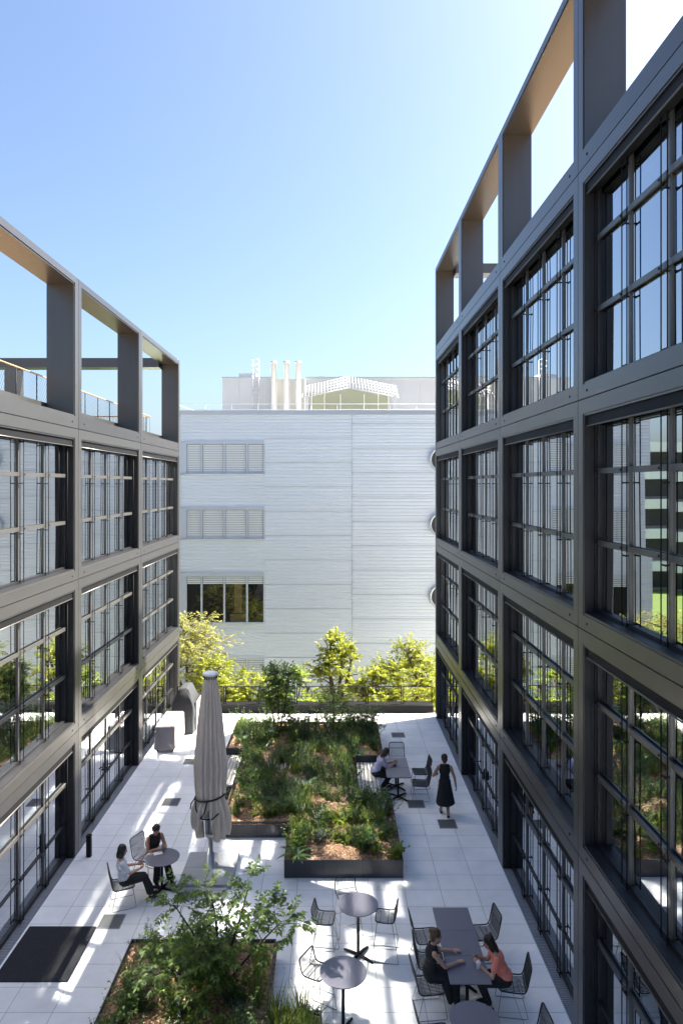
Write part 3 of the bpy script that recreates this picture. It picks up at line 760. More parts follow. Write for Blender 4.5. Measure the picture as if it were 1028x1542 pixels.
mb = MB(); mb.bbox(.425, .47, -.3, .55, .05, 1.1, .02); mb.build('sunlit_side', M['coverlit'], gv)  # sunlit right side of the dark cover, put in as a paler slab

# ------------------------------------------------------------------ tables
def xfoot(mb, z=0, r=.33):
    for k in range(4):
        a = math.pi / 4 + k * math.pi / 2; c, s_ = math.cos(a), math.sin(a)
        mb.tube([(0, 0, .05), (c * r * .6, s_ * r * .6, .04), (c * r, s_ * r, .022)], [.032, .028, .02], 6)
def round_table_mesh(h):
    a = MB(); a.lathe([(.385, 0), (.388, .004), (.388, .010), (.384, .013)], (0, 0, h - .013), 48, 0, False)
    e = MB(); e.lathe([(.375, -.012), (.383, -.006), (.383, 0)], (0, 0, h - .0135), 48)
    b = MB(); b.lathe([(.04, .03), (.035, .08), (.028, .1), (.028, h - .03), (.09, h - .03), (.09, h - .0265)], (0, 0, 0), 14)
    c = MB(); xfoot(c)
    return a.mesh('tabletop', M['top']), e.mesh('edge', M['topedge']), b.mesh('column', M['black']), c.mesh('foot', M['black'])
def place_round(name, meshes, x, y, rz, label):
    r = empty(name, (x, y, 0), rz, label, 'table', 'round pedestal tables')
    t = put('tabletop', meshes[0], r); put('edge', meshes[1], t); put('column', meshes[2], r); put('foot', meshes[3], r)
hi_ = round_table_mesh(1.02); lo_ = round_table_mesh(.74)
place_round('bar_table', hi_, .484, 13.3, .15, 'tall round bar table ringed by three wire stools')
place_round('bar_table', hi_, .17, 11.45, .3, 'tall round bar table with one stool, nearer the small tree')
place_round('round_table', lo_, -3.81, 15.5, .5, 'low round table with an orange book beside the bollard')
place_round('round_table', lo_, 2.2, 10.8, .2, 'low round grey table at the end of the row of joined square tables')
sq = MB(); sq.bbox(-.348, .348, -.348, .348, .727, .74, .004)
sqe = MB(); sqe.box(-.34, .34, -.34, .34, .715, .7265)
sqc = MB(); sqc.lathe([(.04, .03), (.035, .08), (.028, .1), (.028, .69), (.12, .69), (.12, .7145)], (0, 0, 0), 14)
sqf = MB(); xfoot(sqf, 0, .36)
SQ = (sq.mesh('tabletop', M['top']), sqe.mesh('edge', M['topedge']), sqc.mesh('column', M['black']), sqf.mesh('foot', M['black']))
for x, y, lb in ((1.88, 20.05, 'square grey table nearer the camera of the pair at the slatted bench'), (1.88, 20.75, 'square grey table farther from the camera of the pair at the slatted bench'),
                 (2.3, 13.3, 'farthest square table of the row of three, with no one at it'), (2.3, 12.6, 'middle square table of the row of three'), (2.3, 11.9, 'square table between the woman in black and the woman in coral')):
    r = empty('square_table', (x, y, 0), 0, lb, 'table', 'square pedestal tables')
    t = put('tabletop', SQ[0], r); put('edge', SQ[1], t); put('column', SQ[2], r); put('foot', SQ[3], r)

# ------------------------------------------------------------------ wire chairs and stools (face +x)
def smooth_loop(pts, n=5, closed=True):
    out = []; m_ = len(pts); P = [Vector(p) for p in pts]
    for i in range(m_):
        a, b, c = P[i - 1], P[i], P[(i + 1) % m_]
        s_ = b + (a - b) * min(.45, .07 / max(.001, (a - b).length)); e = b + (c - b) * min(.45, .07 / max(.001, (c - b).length))
        for k in range(n + 1):
            t = k / n; out.append(s_ * (1 - t) ** 2 + b * 2 * t * (1 - t) + e * t * t)
    return out
def chair_meshes(sh, back, sd_=.23, sw=.235, stool=False):
    """profile along the side: front of seat -> rear of seat -> top of back"""
    prof = [(.22, sh), (.0, sh - .012), (-.19, sh - .015), (-.235, sh + .05), (-.27, sh + back * .5), (-.315, sh + back)] if not stool else \
           [(.19, sh), (.0, sh - .012), (-.14, sh - .01), (-.18, sh + .06), (-.20, sh + back * .6), (-.225, sh + back)]
    def at(t):
        L = [0]
        for i in range(1, len(prof)): L.append(L[-1] + math.dist(prof[i], prof[i - 1]))
        d = t * L[-1]
        for i in range(1, len(prof)):
            if d <= L[i] + 1e-9:
                u = (d - L[i - 1]) / (L[i] - L[i - 1]); return (prof[i - 1][0] * (1 - u) + prof[i][0] * u, prof[i - 1][1] * (1 - u) + prof[i][1] * u)
        return prof[-1]
    fr = MB()
    loop = [(x, sw, z) for x, z in prof] + [(x, -sw, z) for x, z in reversed(prof)]
    fr.tube(smooth_loop(loop), .0125, 7, closed=True)
    wb_ = MB(); n = 13
    for i in range(n):
        y = -sw + .03 + (2 * sw - .06) * i / (n - 1)
        pts = []
        for k in range(15):
            t = k / 14; x, z = at(t); sag = math.sin(math.pi * t) * .0
            pts.append((x, y * (1 - .10 * math.sin(math.pi * t)), z - .004))
        wb_.tube(pts, .0062 if not stool else .0042, 4)
    for t in ((.28, .52, .8) if not stool else (.4, .62)):
        x, z = at(t); wb_.tube([(x, -sw, z), (x, sw, z)], .007, 5)
    legs = []
    for s_ in (-1, 1):
        lg = MB(); y = s_ * (sw - .035); yo = s_ * (sw + (.01 if not stool else .03))
        if not stool:
            pts = [(.12, y * .8, sh - .015), (.19, y, sh - .05), (.25, yo, .03), (.24, yo, .010), (-.22, yo, .010), (-.25, yo, .02), (-.15, y, sh - .05), (-.12, y * .8, sh - .02)]
        else:
            pts = [(.10, y * .8, sh - .012), (.16, y, sh - .05), (.25, yo, .03), (.24, yo, .010), (-.24, yo, .010), (-.25, yo, .02), (-.13, y, sh - .05), (-.10, y * .8, sh - .02)]
        lg.tube(pts, .0068, 6); legs.append(lg.mesh('sled_leg', M['wire']))
    ex = []
    def rail(nm, a, b, r_=.007):
        q = MB(); q.tube([a, b], r_, 5); ex.append((nm, q.mesh(nm, M['wire'])))
    rail('stretcher', (.10, -sw * .7, sh - .02), (.10, sw * .7, sh - .02)); rail('stretcher', (-.11, -sw * .7, sh - .025), (-.11, sw * .7, sh - .025))
    if stool:
        rail('foot_rail', (.222, -sw - .012, .27), (.222, sw + .012, .27)); rail('foot_rail', (-.215, -sw - .012, .27), (-.215, sw + .012, .27))
        for s_ in (-1, 1): rail('foot_rail', (.222, s_ * (sw + .012), .27), (-.215, s_ * (sw + .012), .27), .006)
    return fr.mesh('seat_frame', M['chair']), wb_.mesh('webbing', M['cord']), legs[0], legs[1], ex
CH = chair_meshes(.445, .42); ST = chair_meshes(.76, .24, sw=.215, stool=True)
def seatobj(name, ms, x, y, face, label, grp):
    r = empty(name, (x, y, 0), R(face), label, 'chair' if name == 'wire_chair' else 'bar stool', grp)
    put('seat_frame', ms[0], r); put('webbing', ms[1], r); put('leg', ms[2], r); put('leg', ms[3], r); [put(nm, me, r) for nm, me in ms[4]]
gc = 'black wire chairs on the terrace'
for x, y, f, lb in (
        (-4.30, 16.10, -25, 'black wire chair under the woman in black reading at the round table'),
        (-4.52, 14.98, 22, 'black wire chair under the woman in the pale shirt'),
        (2.02, 21.75, -90, 'empty wire chair at the far end of the table by the bench'),
        (2.62, 20.85, 184, 'farther of two empty wire chairs opposite the bench'),
        (2.52, 20.05, 178, 'nearer of two empty wire chairs opposite the bench'),
        (1.78, 13.25, 4, 'empty wire chair at the farthest square table, on the stool side'),
        (1.76, 12.55, -3, 'empty wire chair behind the woman in black at the joined tables'),
        (1.66, 11.95, 6, 'wire chair half hidden under the black dress at the joined tables'),
        (2.86, 13.35, 187, 'empty wire chair beside the glazed facade at the farthest square table'),
        (3.08, 12.0, 172, 'wire chair under the woman in the coral top'),
        (1.60, 10.85, 5, 'empty wire chair at the low round table, on the planter side'),
        (3.02, 10.75, 184, 'empty wire chair at the low round table, on the glazed facade side')):
    seatobj('wire_chair', CH, x, y, f, lb, gc)
gs = 'wire bar stools at the tall tables'
for x, y, f, lb in ((-.16, 13.3, -8, 'wire bar stool left of the tall table with three stools'), (.30, 14.05, -75, 'wire bar stool behind the tall table, closest to the planter'),
                    (1.02, 13.35, 172, 'wire bar stool right of the tall table, beside its shadow'), (-.27, 11.85, -30, 'wire bar stool at the tall table nearer the small tree')):
    seatobj('bar_stool', ST, x, y, f, lb, gs)

# ------------------------------------------------------------------ people
def remesh(mb, voxel, smooth=4):
    me = bpy.data.meshes.new('tmp'); me.from_pydata(mb.v, [], mb.f); me.update()
    bm = bmesh.new(); bm.from_mesh(me); bmesh.ops.remove_doubles(bm, verts=bm.verts, dist=1e-5); bmesh.ops.recalc_face_normals(bm, faces=bm.faces); bm.to_mesh(me); bm.free()
    o = bpy.data.objects.new('tmp', me); C.objects.link(o)
    m1 = o.modifiers.new('r', 'REMESH'); m1.mode = 'VOXEL'; m1.voxel_size = voxel
    m2 = o.modifiers.new('s', 'SMOOTH'); m2.iterations = smooth; m2.factor = .5
    dg = bpy.context.evaluated_depsgraph_get(); dg.update()
    nm = bpy.data.meshes.new_from_object(o.evaluated_get(dg)); bpy.data.objects.remove(o); bpy.data.meshes.remove(me)
    nm.polygons.foreach_set('use_smooth', [True] * len(nm.polygons)); return nm
def solid(name, mb, voxel, m, parent, smooth=4):
    me = remesh(mb, voxel, smooth); me.name = name; me.materials.clear(); me.materials.append(m); return put(name, me, parent)
def ik(a, b, l1, l2, pole):
    a, b = Vector(a), Vector(b); d = b - a; L = min(d.length, (l1 + l2) * .999); u = d.normalized(); b = a + u * L
    x = (l1 * l1 - l2 * l2 + L * L) / (2 * L); h = math.sqrt(max(0, l1 * l1 - x * x)); p = Vector(pole); p = (p - u * p.dot(u)).normalized()
    return a + u * x + p * h, b
def hand(mb, wrist, direc, palm, s_, curl=.5):
    """palm plus four unequal bent fingers and a thumb; palm = direction the palm faces"""
    f = Vector(direc).normalized(); n = Vector(palm); n = (n - f * n.dot(f)).normalized(); sd = f.cross(n) * s_
    wrist = Vector(wrist); c = wrist + f * .045
    rot = Matrix((f, sd, n)).transposed(); mb.ell(c, (.048, .040, .015), rot, 12, 7)
    mb.cap(wrist - f * .01, .024, wrist + f * .02, .024, 8)
    for k, (o, l) in enumerate(((.030, .068), (.011, .078), (-.009, .073), (-.028, .056))):
        p = wrist + f * (.082 - abs(o) * .15) + sd * o; d1 = (f + n * curl * .5).normalized(); d2 = (f + n * curl * 1.6).normalized()
        q = p + d1 * l * .5; mb.cap(p - f * .015, .0095, q, .0088, 7); mb.cap(q, .0088, q + d2 * l * .5, .0075, 7)
    p = wrist + f * .028 + sd * .034; q = p + (f * .6 + sd * .8 + n * .3).normalized() * .036; mb.cap(p, .012, q, .010, 7); mb.cap(q, .010, q + (f * .9 + sd * .25 + n * .3).normalized() * .03, .0085, 7)

def person(loc, yaw, label, P):
    """local frame: x forward, y to the person's left, z up; origin on the floor"""
    root = empty('person', (loc[0], loc[1], 0), R(yaw), label, 'person')
    lean = R(P.get('lean', 8)); seat = P.get('seat', .50); sit = P['sit']
    k = P.get('scale', 1.0)
    hipz = seat if sit else .90
    pel = Vector((0, 0, hipz)); up = Vector((math.sin(lean), 0, math.cos(lean)))
    turn = R(P.get('turn', 0)); lat = Vector((-math.sin(turn), math.cos(turn), 0)); fwd = lat.cross(Vector((0, 0, 1))); fwd = Vector((math.cos(turn), math.sin(turn), 0))
    wai = pel + up * .16; che = pel + up * .34; sho = pel + up * .455; nk = pel + up * .50 + fwd * .012
    hd = R(P.get('head', 15)); hturn = R(P.get('hturn', 0)) + turn
    hf = Vector((math.cos(hturn) * math.cos(hd), math.sin(hturn) * math.cos(hd), -math.sin(hd))); hl = Vector((-math.sin(hturn), math.cos(hturn), 0)); hu = hf.cross(hl)
    head = nk + up * .075 + hf * .022 + hu * .075
    HR = Matrix((hf, hl, hu)).transposed()
    TR = Matrix((fwd, lat, Vector((0, 0, 1)))).transposed()
    b = MB()
    # torso
    b.ell(pel + Vector((0, 0, .02)), (.105, .155, .12), TR); b.ell(wai, (.088, .120, .14), TR); b.ell(che, (.100, .142, .155), TR); b.ell(sho, (.068, .155, .055), TR)
    b.cap(sho, .055, head - hu * .06, .048)
    # head
    b.ell(head + hu * .02 - hf * .01, (.092, .074, .098), HR); b.ell(head + hf * .03 - hu * .045, (.058, .052, .070), HR)
    b.ell(head + hf * .094 - hu * .012, (.017, .011, .020), HR); b.ell(head + hf * .055 - hu * .098, (.024, .024, .018), HR)
    for s_ in (-1, 1): b.ell(head + hl * .076 * s_ - hu * .01 - hf * .005, (.018, .010, .028), HR)
    # legs
    legs = {}
    for s_ in (1, -1):
        key = 'L' if s_ > 0 else 'R'
        hip = pel + lat * .085 * s_
        ank = Vector(P['feet'][key]); kn, ank = ik(hip, ank, .43, .43, P.get('kneepole', (1, 0, .6)))
        toe = ank + Vector(P.get('toe', {}).get(key, (.15, .015 * s_, -.055)))
        legs[key] = (hip, kn, ank, toe)
        b.cap(hip, .085, kn, .056); b.cap(kn, .056, kn + (ank - kn) * .35 - Vector((.012, 0, 0)), .052); b.cap(kn + (ank - kn) * .35 - Vector((.012, 0, 0)), .052, ank, .034)
        b.cap(ank - Vector((.02, 0, .035)), .034, ank + (toe - ank) * .6, .032); b.cap(ank + (toe - ank) * .6, .032, toe, .024)
    # arms
    arms = {}
    for s_ in (1, -1):
        key = 'L' if s_ > 0 else 'R'
        sh_ = sho + lat * .165 * s_ - up * .02; el, wr = ik(sh_, P['hands'][key], .28, .25, P.get('elbow', {}).get(key, (-.3, .5 * s_, -1)))
        arms[key] = (sh_, el, wr)
        b.cap(sh_, .047, el, .036); b.cap(el, .036, wr, .025)
        hdv = Vector(P.get('hdir', {}).get(key, tuple(wr - el))); hand(b, wr, hdv, P.get('palm', {}).get(key, (0, 0, -1)), -s_, P.get('curl', .6))
    body = solid('body', b, .0075, P['skin'], root, 3)
    # face
    e = MB()
    for s_ in (-1, 1): e.ell(head + hf * .083 + hl * .031 * s_ + hu * .008, (.008, .014, .007), HR, 8, 6)
    for s_ in (-1, 1): e.ell(head + hf * .083 + hl * .033 * s_ + hu * .030, (.007, .018, .004), HR, 8, 5)
    e.build('eye', M['eye'], root)
    e = MB(); e.ell(head + hf * .087 - hu * .060, (.008, .024, .009), HR, 8, 6); e.build('mouth', M['lip'], root)
    # hair
    h = MB(); st = P['hair']
    h.ell(head + hu * .038 - hf * .022, (.098, .085, .100), HR); h.ell(head - hf * .052 - hu * .01, (.062, .082, .095), HR)
    if st == 'bun': h.ell(head - hf * .115 + hu * .075, (.042, .044, .040), HR); h.ell(head - hf * .085 + hu * .05, .04)
    if st == 'low': h.ell(head - hf * .105 - hu * .06, (.04, .045, .045), HR)
    if st == 'bob':
        for s_ in (-1, 1): h.ell(head + hl * .066 * s_ - hf * .02 - hu * .055, (.058, .030, .095), HR)
        h.ell(head - hf * .07 - hu * .08, (.045, .082, .085), HR)
    if st == 'long':
        for s_ in (-1, 1): h.ell(head + hl * .068 * s_ - hf * .015 - hu * .05, (.045, .026, .10), HR)
        h.ell(head - hf * .075 - hu * .11, (.04, .075, .13), HR)
    rg2 = random.Random(hash(label) % 1000)
    for i in range(26):
        a = rg2.uniform(0, 6.28); q = head - hf * rg2.uniform(.0, .1) + hl * .082 * math.cos(a) + hu * (.05 + .075 * math.sin(a)); h.ell(q, rg2.uniform(.010, .018), None, 7, 5)
    # keep the face free
    hm = solid('hair', h, .010, P['hairm'], root, 3)
    # clothes
    t = MB(); g = .013
    t.ell(pel + Vector((0, 0, .05)), (.115 + g, .165 + g * .4, .12), TR); t.ell(wai, (.094 + g, .126 + g, .15), TR); t.ell(che, (.103 + g, .146 + g, .155), TR)
    if P['top'] == 'tee':
        t.ell(sho - up * .008, (.068 + g, .158, .052), TR)
        for key in 'LR':
            sh_, el, wr = arms[key]; q = sh_ + (el - sh_) * P.get('sleeve', .55); t.cap(sh_, .058, q, .060)
    else:
        for s_ in (-1, 1): t.cap(che + lat * .08 * s_ + up * .05, .062, sho + lat * .088 * s_ + up * .012, .055)
        t.ell(che + up * .055, (.095 + g, .130, .07), TR); t.ell(sho + up * .002, (.084, .118, .066), TR)
    if P['bottom'] == 'dress':
        if sit:
            for key in 'LR':
                hip, kn, ank, toe = legs[key]; t.cap(hip, .105, kn, .085)
            m0 = (legs['L'][0] + legs['R'][0]) / 2; m1 = (legs['L'][1] + legs['R'][1]) / 2; hem = (legs['L'][2] + legs['R'][2]) / 2; hem.z = P.get('hem', .22)
            t.cap(m0, .12, m1, .09)
            for s_ in (-1, -.5, 0, .5, 1):
                t.cap(m1 + lat * .11 * s_, .075, hem + lat * .16 * s_ - Vector((.03, 0, 0)), .055)
                t.cap(m0 + (m1 - m0) * .6 + lat * .11 * s_, .075, hem + lat * .14 * s_ - Vector((.14, 0, -.0)), .045)
        else:
            hz = P.get('hem', .30); n_ = 22
            for i in range(n_):
                a = 2 * math.pi * i / n_; rr = Vector((math.cos(a) * .115, math.sin(a) * .15, 0)); r2 = Vector((math.cos(a) * .20 + P.get('sway', 0), math.sin(a) * (.215 + .02 * math.sin(3 * a)), 0))
                t.cap(pel + rr * .55 + Vector((0, 0, .06)), .075, pel + r2 + Vector((0, 0, hz - hipz + .03)), .042)
            t.cap(pel, .13, pel + Vector((P.get('sway', 0) * .8, 0, hz - hipz + .12)), .16)
        solid('dress', t, .010, P['topm'], root, 5)
    else:
        solid('shirt', t, .010, P['topm'], root, 5)
        t = MB(); t.ell(pel + Vector((0, 0, .005)), (.125, .178, .115), TR)
        for key in 'LR':
            hip, kn, ank, toe = legs[key]; t.cap(hip, .102, kn, .076); t.cap(kn, .076, kn + (ank - kn) * P.get('tlen', .82), P.get('flare', .062))
        solid('trousers', t, .010, M['cblack'], root, 5)
    # shoes
    for key in 'LR':
        hip, kn, ank, toe = legs[key]; t = MB(); dz = (toe - ank)
        t.cap(ank - Vector((.025, 0, .04)), .040, ank + dz * .6 - Vector((0, 0, .004)), .038); t.cap(ank + dz * .6, .037, toe, .029)
        solid('shoe', t, .009, P.get('shoe', M['shoe']), root, 3)
    return root, dict(head=head, arms=arms)

def held(name, mb, mats, parent_loc, yaw, label, cat):
    o = mb.build(name, mats); o.location = parent_loc; o.rotation_euler = (0, 0, R(yaw)); tag(o, label, cat); return o

# walking woman, seen from behind
person((3.05, 18.95), 88, 'woman in a long sleeveless black dress walking away along the glazed facade', dict(sit=False, lean=3, skin=M['skin2'], hair='low', hairm=M['hair'], top='tank', topm=M['cblack'], bottom='dress', hem=.36, sway=-.02,
    feet=dict(L=(.16, .08, .09), R=(-.20, -.07, .13)), toe=dict(L=(.15, .01, -.05), R=(.12, -.01, -.085)), kneepole=(1, 0, 0), hands=dict(L=(.24, .22, 1.04), R=(-.03, -.30, .84)), head=12,
    palm=dict(L=(0, -1, .2), R=(0, 1, 0)), elbow=dict(L=(-.6, .7, -.6), R=(-1, -.4, 0))))
# woman on the bench
person((1.25, 20.55), 4, 'woman in a lavender t-shirt and black trousers on the slatted bench, bent over the table', dict(sit=True, seat=.55, lean=27, skin=M['skin'], hair='long', hairm=M['hair'], top='tee', topm=M['clav'], bottom='trousers',
    feet=dict(L=(.36, .12, .09), R=(.16, -.10, .09)), hands=dict(L=(.56, .11, .80), R=(.54, -.10, .80)), head=30, palm=dict(L=(0, -.8, -.4), R=(0, .8, -.4)), tlen=.8))
# woman in black at the round table
person((-4.14, 16.02), -52, 'woman in black sleeveless top reading a book at the round table by the bollard', dict(sit=True, seat=.53, lean=10, skin=M['skin2'], hair='low', hairm=M['hairdk'], top='tank', topm=M['cblack'], bottom='trousers',
    feet=dict(L=(.52, .20, .09), R=(.42, -.10, .09)), hands=dict(L=(.38, .10, .84), R=(.34, -.06, .80)), head=30, tlen=.86, flare=.085, palm=dict(L=(0, -.8, .2), R=(0, .6, -.6))))
# woman in the pale shirt
person((-4.50, 14.97), 26, 'woman in a pale short-sleeved shirt and black trousers leaning back in a wire chair', dict(sit=True, seat=.53, lean=-8, skin=M['skin'], hair='bob', hairm=M['hairdk'], top='tee', topm=M['cwhite'], bottom='trousers', sleeve=.75,
    feet=dict(L=(.60, .06, .09), R=(.56, -.10, .12)), hands=dict(L=(.30, .12, .74), R=(.32, -.05, .72)), head=14, tlen=.80, flare=.085, palm=dict(L=(0, -.8, .2), R=(0, .8, .2))))
# woman in the black dress at the joined tables
person((1.68, 12.06), 6, 'woman in long black dress with hair in a bun at the joined tables', dict(sit=True, seat=.56, lean=6, skin=M['skin'], hair='bun', hairm=M['hairlt'], top='tank', topm=M['cblack'], bottom='dress', hem=.16, shoe=M['shoew'],
    feet=dict(L=(.50, .06, .09), R=(.42, -.10, .09)), hands=dict(L=(.47, .22, .785), R=(.46, -.10, .785)), head=14, curl=.3))
# woman in coral
person((2.97, 11.98), 174, 'woman in a coral top leaning over the joined tables with a cup in her hands', dict(sit=True, seat=.54, lean=22, skin=M['skin'], hair='long', hairm=M['hairdk'], top='tee', topm=M['ccoral'], bottom='trousers',
    feet=dict(L=(.26, .10, .09), R=(.30, -.08, .09)), hands=dict(L=(.44, .12, .80), R=(.46, -.10, .80)), head=24, palm=dict(L=(0, -1, 0), R=(0, 1, 0)), tlen=.8))
# things they hold or have put down
mb = MB(); mb.box(-.10, .10, -.07, .07, 0, .012); mb.box(-.095, .095, -.066, .066, .0121, .02, 1); held('book', mb, [M['orange'], M['paper']], (-3.93, 15.62, .7405), 25, 'orange covered book lying open on the low round table', 'book')
mb = MB(); mb.lathe([(.028, 0), (.034, .08), (.036, .10)], (0, 0, 0), 14); held('paper_cup', mb, M['blue'], (-3.87, 15.78, .7405), 0, 'pale blue cup on the round table in front of the woman in black', 'cup')
mb = MB(); mb.lathe([(.032, 0), (.042, .085), (.044, .105), (.036, .11), (.034, .12)], (0, 0, 0), 16); held('paper_cup', mb, M['paper'], (2.50, 11.93, .7405), 0, 'white cup between the hands of the woman in coral', 'cup')
mb = MB(); mb.bbox(-.05, .05, -.085, .085, 0, .012, .004); held('phone', mb, M['black'], (1.82, 20.56, .7405), 6, 'dark phone on the table under the hands of the woman in lavender', 'phone')

# ------------------------------------------------------------------ greenery
def leaf(mb, p, d, n, l, wd, mi=0, droop=.15):
    """one folded leaf blade"""
    d = Vector(d).normalized(); n = Vector(n); s_ = d.cross(n)
    if s_.length < 1e-4: s_ = d.orthogonal()
    s_.normalize(); n = s_.cross(d); p = Vector(p)
    a = p; m1 = p + d * l * .45 + n * l * .04; t = p + d * l - Vector((0, 0, l * droop))
    mb.add([a, m1 + s_ * wd + n * wd * .3, t, m1 - s_ * wd + n * wd * .3, m1], [(0, 1, 4), (1, 2, 4), (2, 3, 4), (3, 0, 4)], mi, True)
def blade(mb, rg, base, d0, l, wd, bend, mi=0, nseg=5):
    p = Vector(base); d = Vector(d0).normalized(); pts = []; s_ = d.cross(Vector((0, 0, 1)))
    s_ = s_.normalized() if s_.length > 1e-3 else Vector((1, 0, 0)); vs = []
    for i in range(nseg + 1):
        t = i / nseg; ww = wd * (math.sin(math.pi * (.12 + .88 * t) ** .8) if t < 1 else .02); mid = p.copy()
        vs += [mid + s_ * ww + Vector((0, 0, ww * .3)), mid - s_ * ww + Vector((0, 0, ww * .3))]
        p = p + d * l / nseg; d = (d + Vector((0, 0, -bend / nseg))).normalized()
    mb.add(vs, [(2 * i, 2 * i + 1, 2 * i + 3, 2 * i + 2) for i in range(nseg)], mi, True)
def rdir(rg, zmin=-1, zmax=1):
    z = rg.uniform(zmin, zmax); a = rg.uniform(0, 2 * math.pi); r = math.sqrt(max(0, 1 - z * z)); return Vector((r * math.cos(a), r * math.sin(a), z))
def spray(mb, stems, rg, p, d, L, nl, ll, lw, mi=0):
    """a twig with paired leaves"""
    p = Vector(p); d = Vector(d).normalized(); pts = [p.copy()]
    for i in range(nl):
        t = (i + 1) / nl; d = (d + Vector((rg.gauss(0, .08), rg.gauss(0, .08), -.05))).normalized(); p = p + d * L / nl; pts.append(p.copy())
        sdv = d.cross(Vector((0, 0, 1))); sdv = sdv.normalized() if sdv.length > .05 else Vector((1, 0, 0))
        for s_ in (-1, 1):
            ld = (d * .6 + sdv * s_ * .8 + Vector((0, 0, rg.uniform(-.35, .25)))).normalized()
            leaf(mb, p, ld, Vector((rg.gauss(0, .3), rg.gauss(0, .3), 1)), ll * rg.uniform(.7, 1.15), lw * rg.uniform(.8, 1.15), mi)
    leaf(mb, p, d, (0, 0, 1), ll, lw, mi)
    if stems is not None: stems.tube(pts[::2] + [pts[-1]] if len(pts) > 4 else pts, .0035, 3, cap=False)

def perennial(seed, h, n, ll, lw, spread, flower=None):
    rg = random.Random(seed); L = MB(); S_ = MB()
    for i in range(n):
        d = Vector((rg.gauss(0, spread), rg.gauss(0, spread), 1)).normalized(); b = Vector((rg.gauss(0, .05), rg.gauss(0, .05), -.03)); hh = h * rg.uniform(.55, 1.1)
        p = b.copy(); pts = [p.copy()]; k = 6
        for j in range(k):
            d = (d + Vector((rg.gauss(0, .1), rg.gauss(0, .1), .02))).normalized(); p = p + d * hh / k; pts.append(p.copy())
            for q in range(3):
                o = rdir(rg, -.1, .55); leaf(L, p - d * rg.uniform(0, hh / k), o, (0, 0, 1), ll * rg.uniform(.6, 1.2) * (1.15 - .5 * j / k), lw * rg.uniform(.7, 1.2), 0, .25)
        S_.tube(pts, .004, 3, cap=False)
        if flower is not None and rg.random() < .7:
            for q in range(7): L.ell(p + Vector((rg.gauss(0, .018), rg.gauss(0, .018), rg.gauss(.02, .03))), rg.uniform(.005, .010), None, 5, 4, 1)
    return L, S_
def rosette(seed, n, l, wd):
    rg = random.Random(seed); L = MB()
    for i in range(n):
        a = 2.4 * i; e = rg.uniform(.25, 1.25); d = Vector((math.cos(a), math.sin(a), e)); blade(L, rg, (math.cos(a) * .02, math.sin(a) * .02, -.02), d, l * rg.uniform(.6, 1.1), wd * rg.uniform(.7, 1.1), rg.uniform(.7, 1.3))
    return L
def tuft(seed, n, l, flower=False):
    rg = random.Random(seed); L = MB()
    for i in range(n):
        a = rg.uniform(0, 6.28); d = Vector((math.cos(a) * rg.uniform(.1, .6), math.sin(a) * rg.uniform(.1, .6), 1)); blade(L, rg, (rg.gauss(0, .035), rg.gauss(0, .035), -.02), d, l * rg.uniform(.6, 1.1), .0065, rg.uniform(.3, .9), 0, 4)
    if flower:
        for i in range(7):
            d = Vector((rg.gauss(0, .15), rg.gauss(0, .15), 1)).normalized(); p = d * l * 1.15
            blade(L, rg, (0, 0, 0), d, l * 1.15, .003, .05, 0, 3)
            for q in range(6): L.ell(p - d * .02 * q, .009, None, 5, 4, 1)
    return L
KINDS = {}
def kind(name, parts_list): KINDS[name] = parts_list
def pm(L, S_, mats): return [('foliage', L.mesh('foliage', mats))] + ([('stem', S_.mesh('stem', M['stem']))] if S_ else [])
kind('bush_a', [pm(*perennial(s_, .55, 17, .095, .026, .42), [M['lf_mid']]) for s_ in (1, 2, 3)])
kind('bush_b', [pm(*perennial(s_, .75, 18, .08, .019, .34), [M['lf_dark']]) for s_ in (4, 5, 6)])
kind('lime', [pm(*perennial(s_, .38, 14, .085, .032, .55), [M['lf_lime']]) for s_ in (7, 8)])
kind('silver', [pm(*perennial(s_, .42, 16, .07, .014, .5), [M['lf_silver']]) for s_ in (9, 10)])
kind('flower', [pm(*perennial(s_, .70, 11, .08, .014, .30, True), [M['lf_mid'], m_]) for s_, m_ in ((11, M['fl_purple']), (12, M['fl_white']), (13, M['fl_white']))])
kind('ros', [pm(rosette(s_, 17, .55, .055), None, [M['lf_blue']]) for s_ in (14, 15, 16)])
kind('rosl', [pm(rosette(s_, 15, .42, .035), None, [M['lf_lime']]) for s_ in (17, 18)])
kind('tuft', [pm(tuft(s_, 70, .55), None, [M['lf_grass']]) for s_ in (19, 20)])
kind('tuftf', [pm(tuft(s_, 50, .5, True), None, [M['lf_grass'], M['fl_white']]) for s_ in (21, 22)])
PN = {'bush_a': ('leafy_perennial', 'knee-high mid green leafy perennial'), 'bush_b': ('bushy_perennial', 'tall dark green bushy perennial'), 'lime': ('lime_perennial', 'low bright lime green perennial'),
      'silver': ('silver_herb', 'low silvery narrow-leaved herb'), 'flower': ('flowering_perennial', 'upright thin-stemmed perennial with small flowers'), 'ros': ('broad_leaf_plant', 'rosette of long broad blue-green leaves'),
      'rosl': ('strap_leaf_plant', 'rosette of narrow pale green strap leaves'), 'tuft': ('grass_tuft', 'tuft of fine green ornamental grass'), 'tuftf': ('grass_tuft', 'ornamental grass tuft with pale seed heads')}
def plant(kd, x, y, z, rz, s_, where, rg):
    nm, lb = PN[kd]; r = empty(nm, (x, y, z), rz, lb + ' growing in ' + where, 'plant', lb + 's in ' + where); r.scale = (s_, s_, s_ * rg.uniform(.85, 1.15))
    for n_, me in rg.choice(KINDS[kd]): put(n_, me, r)
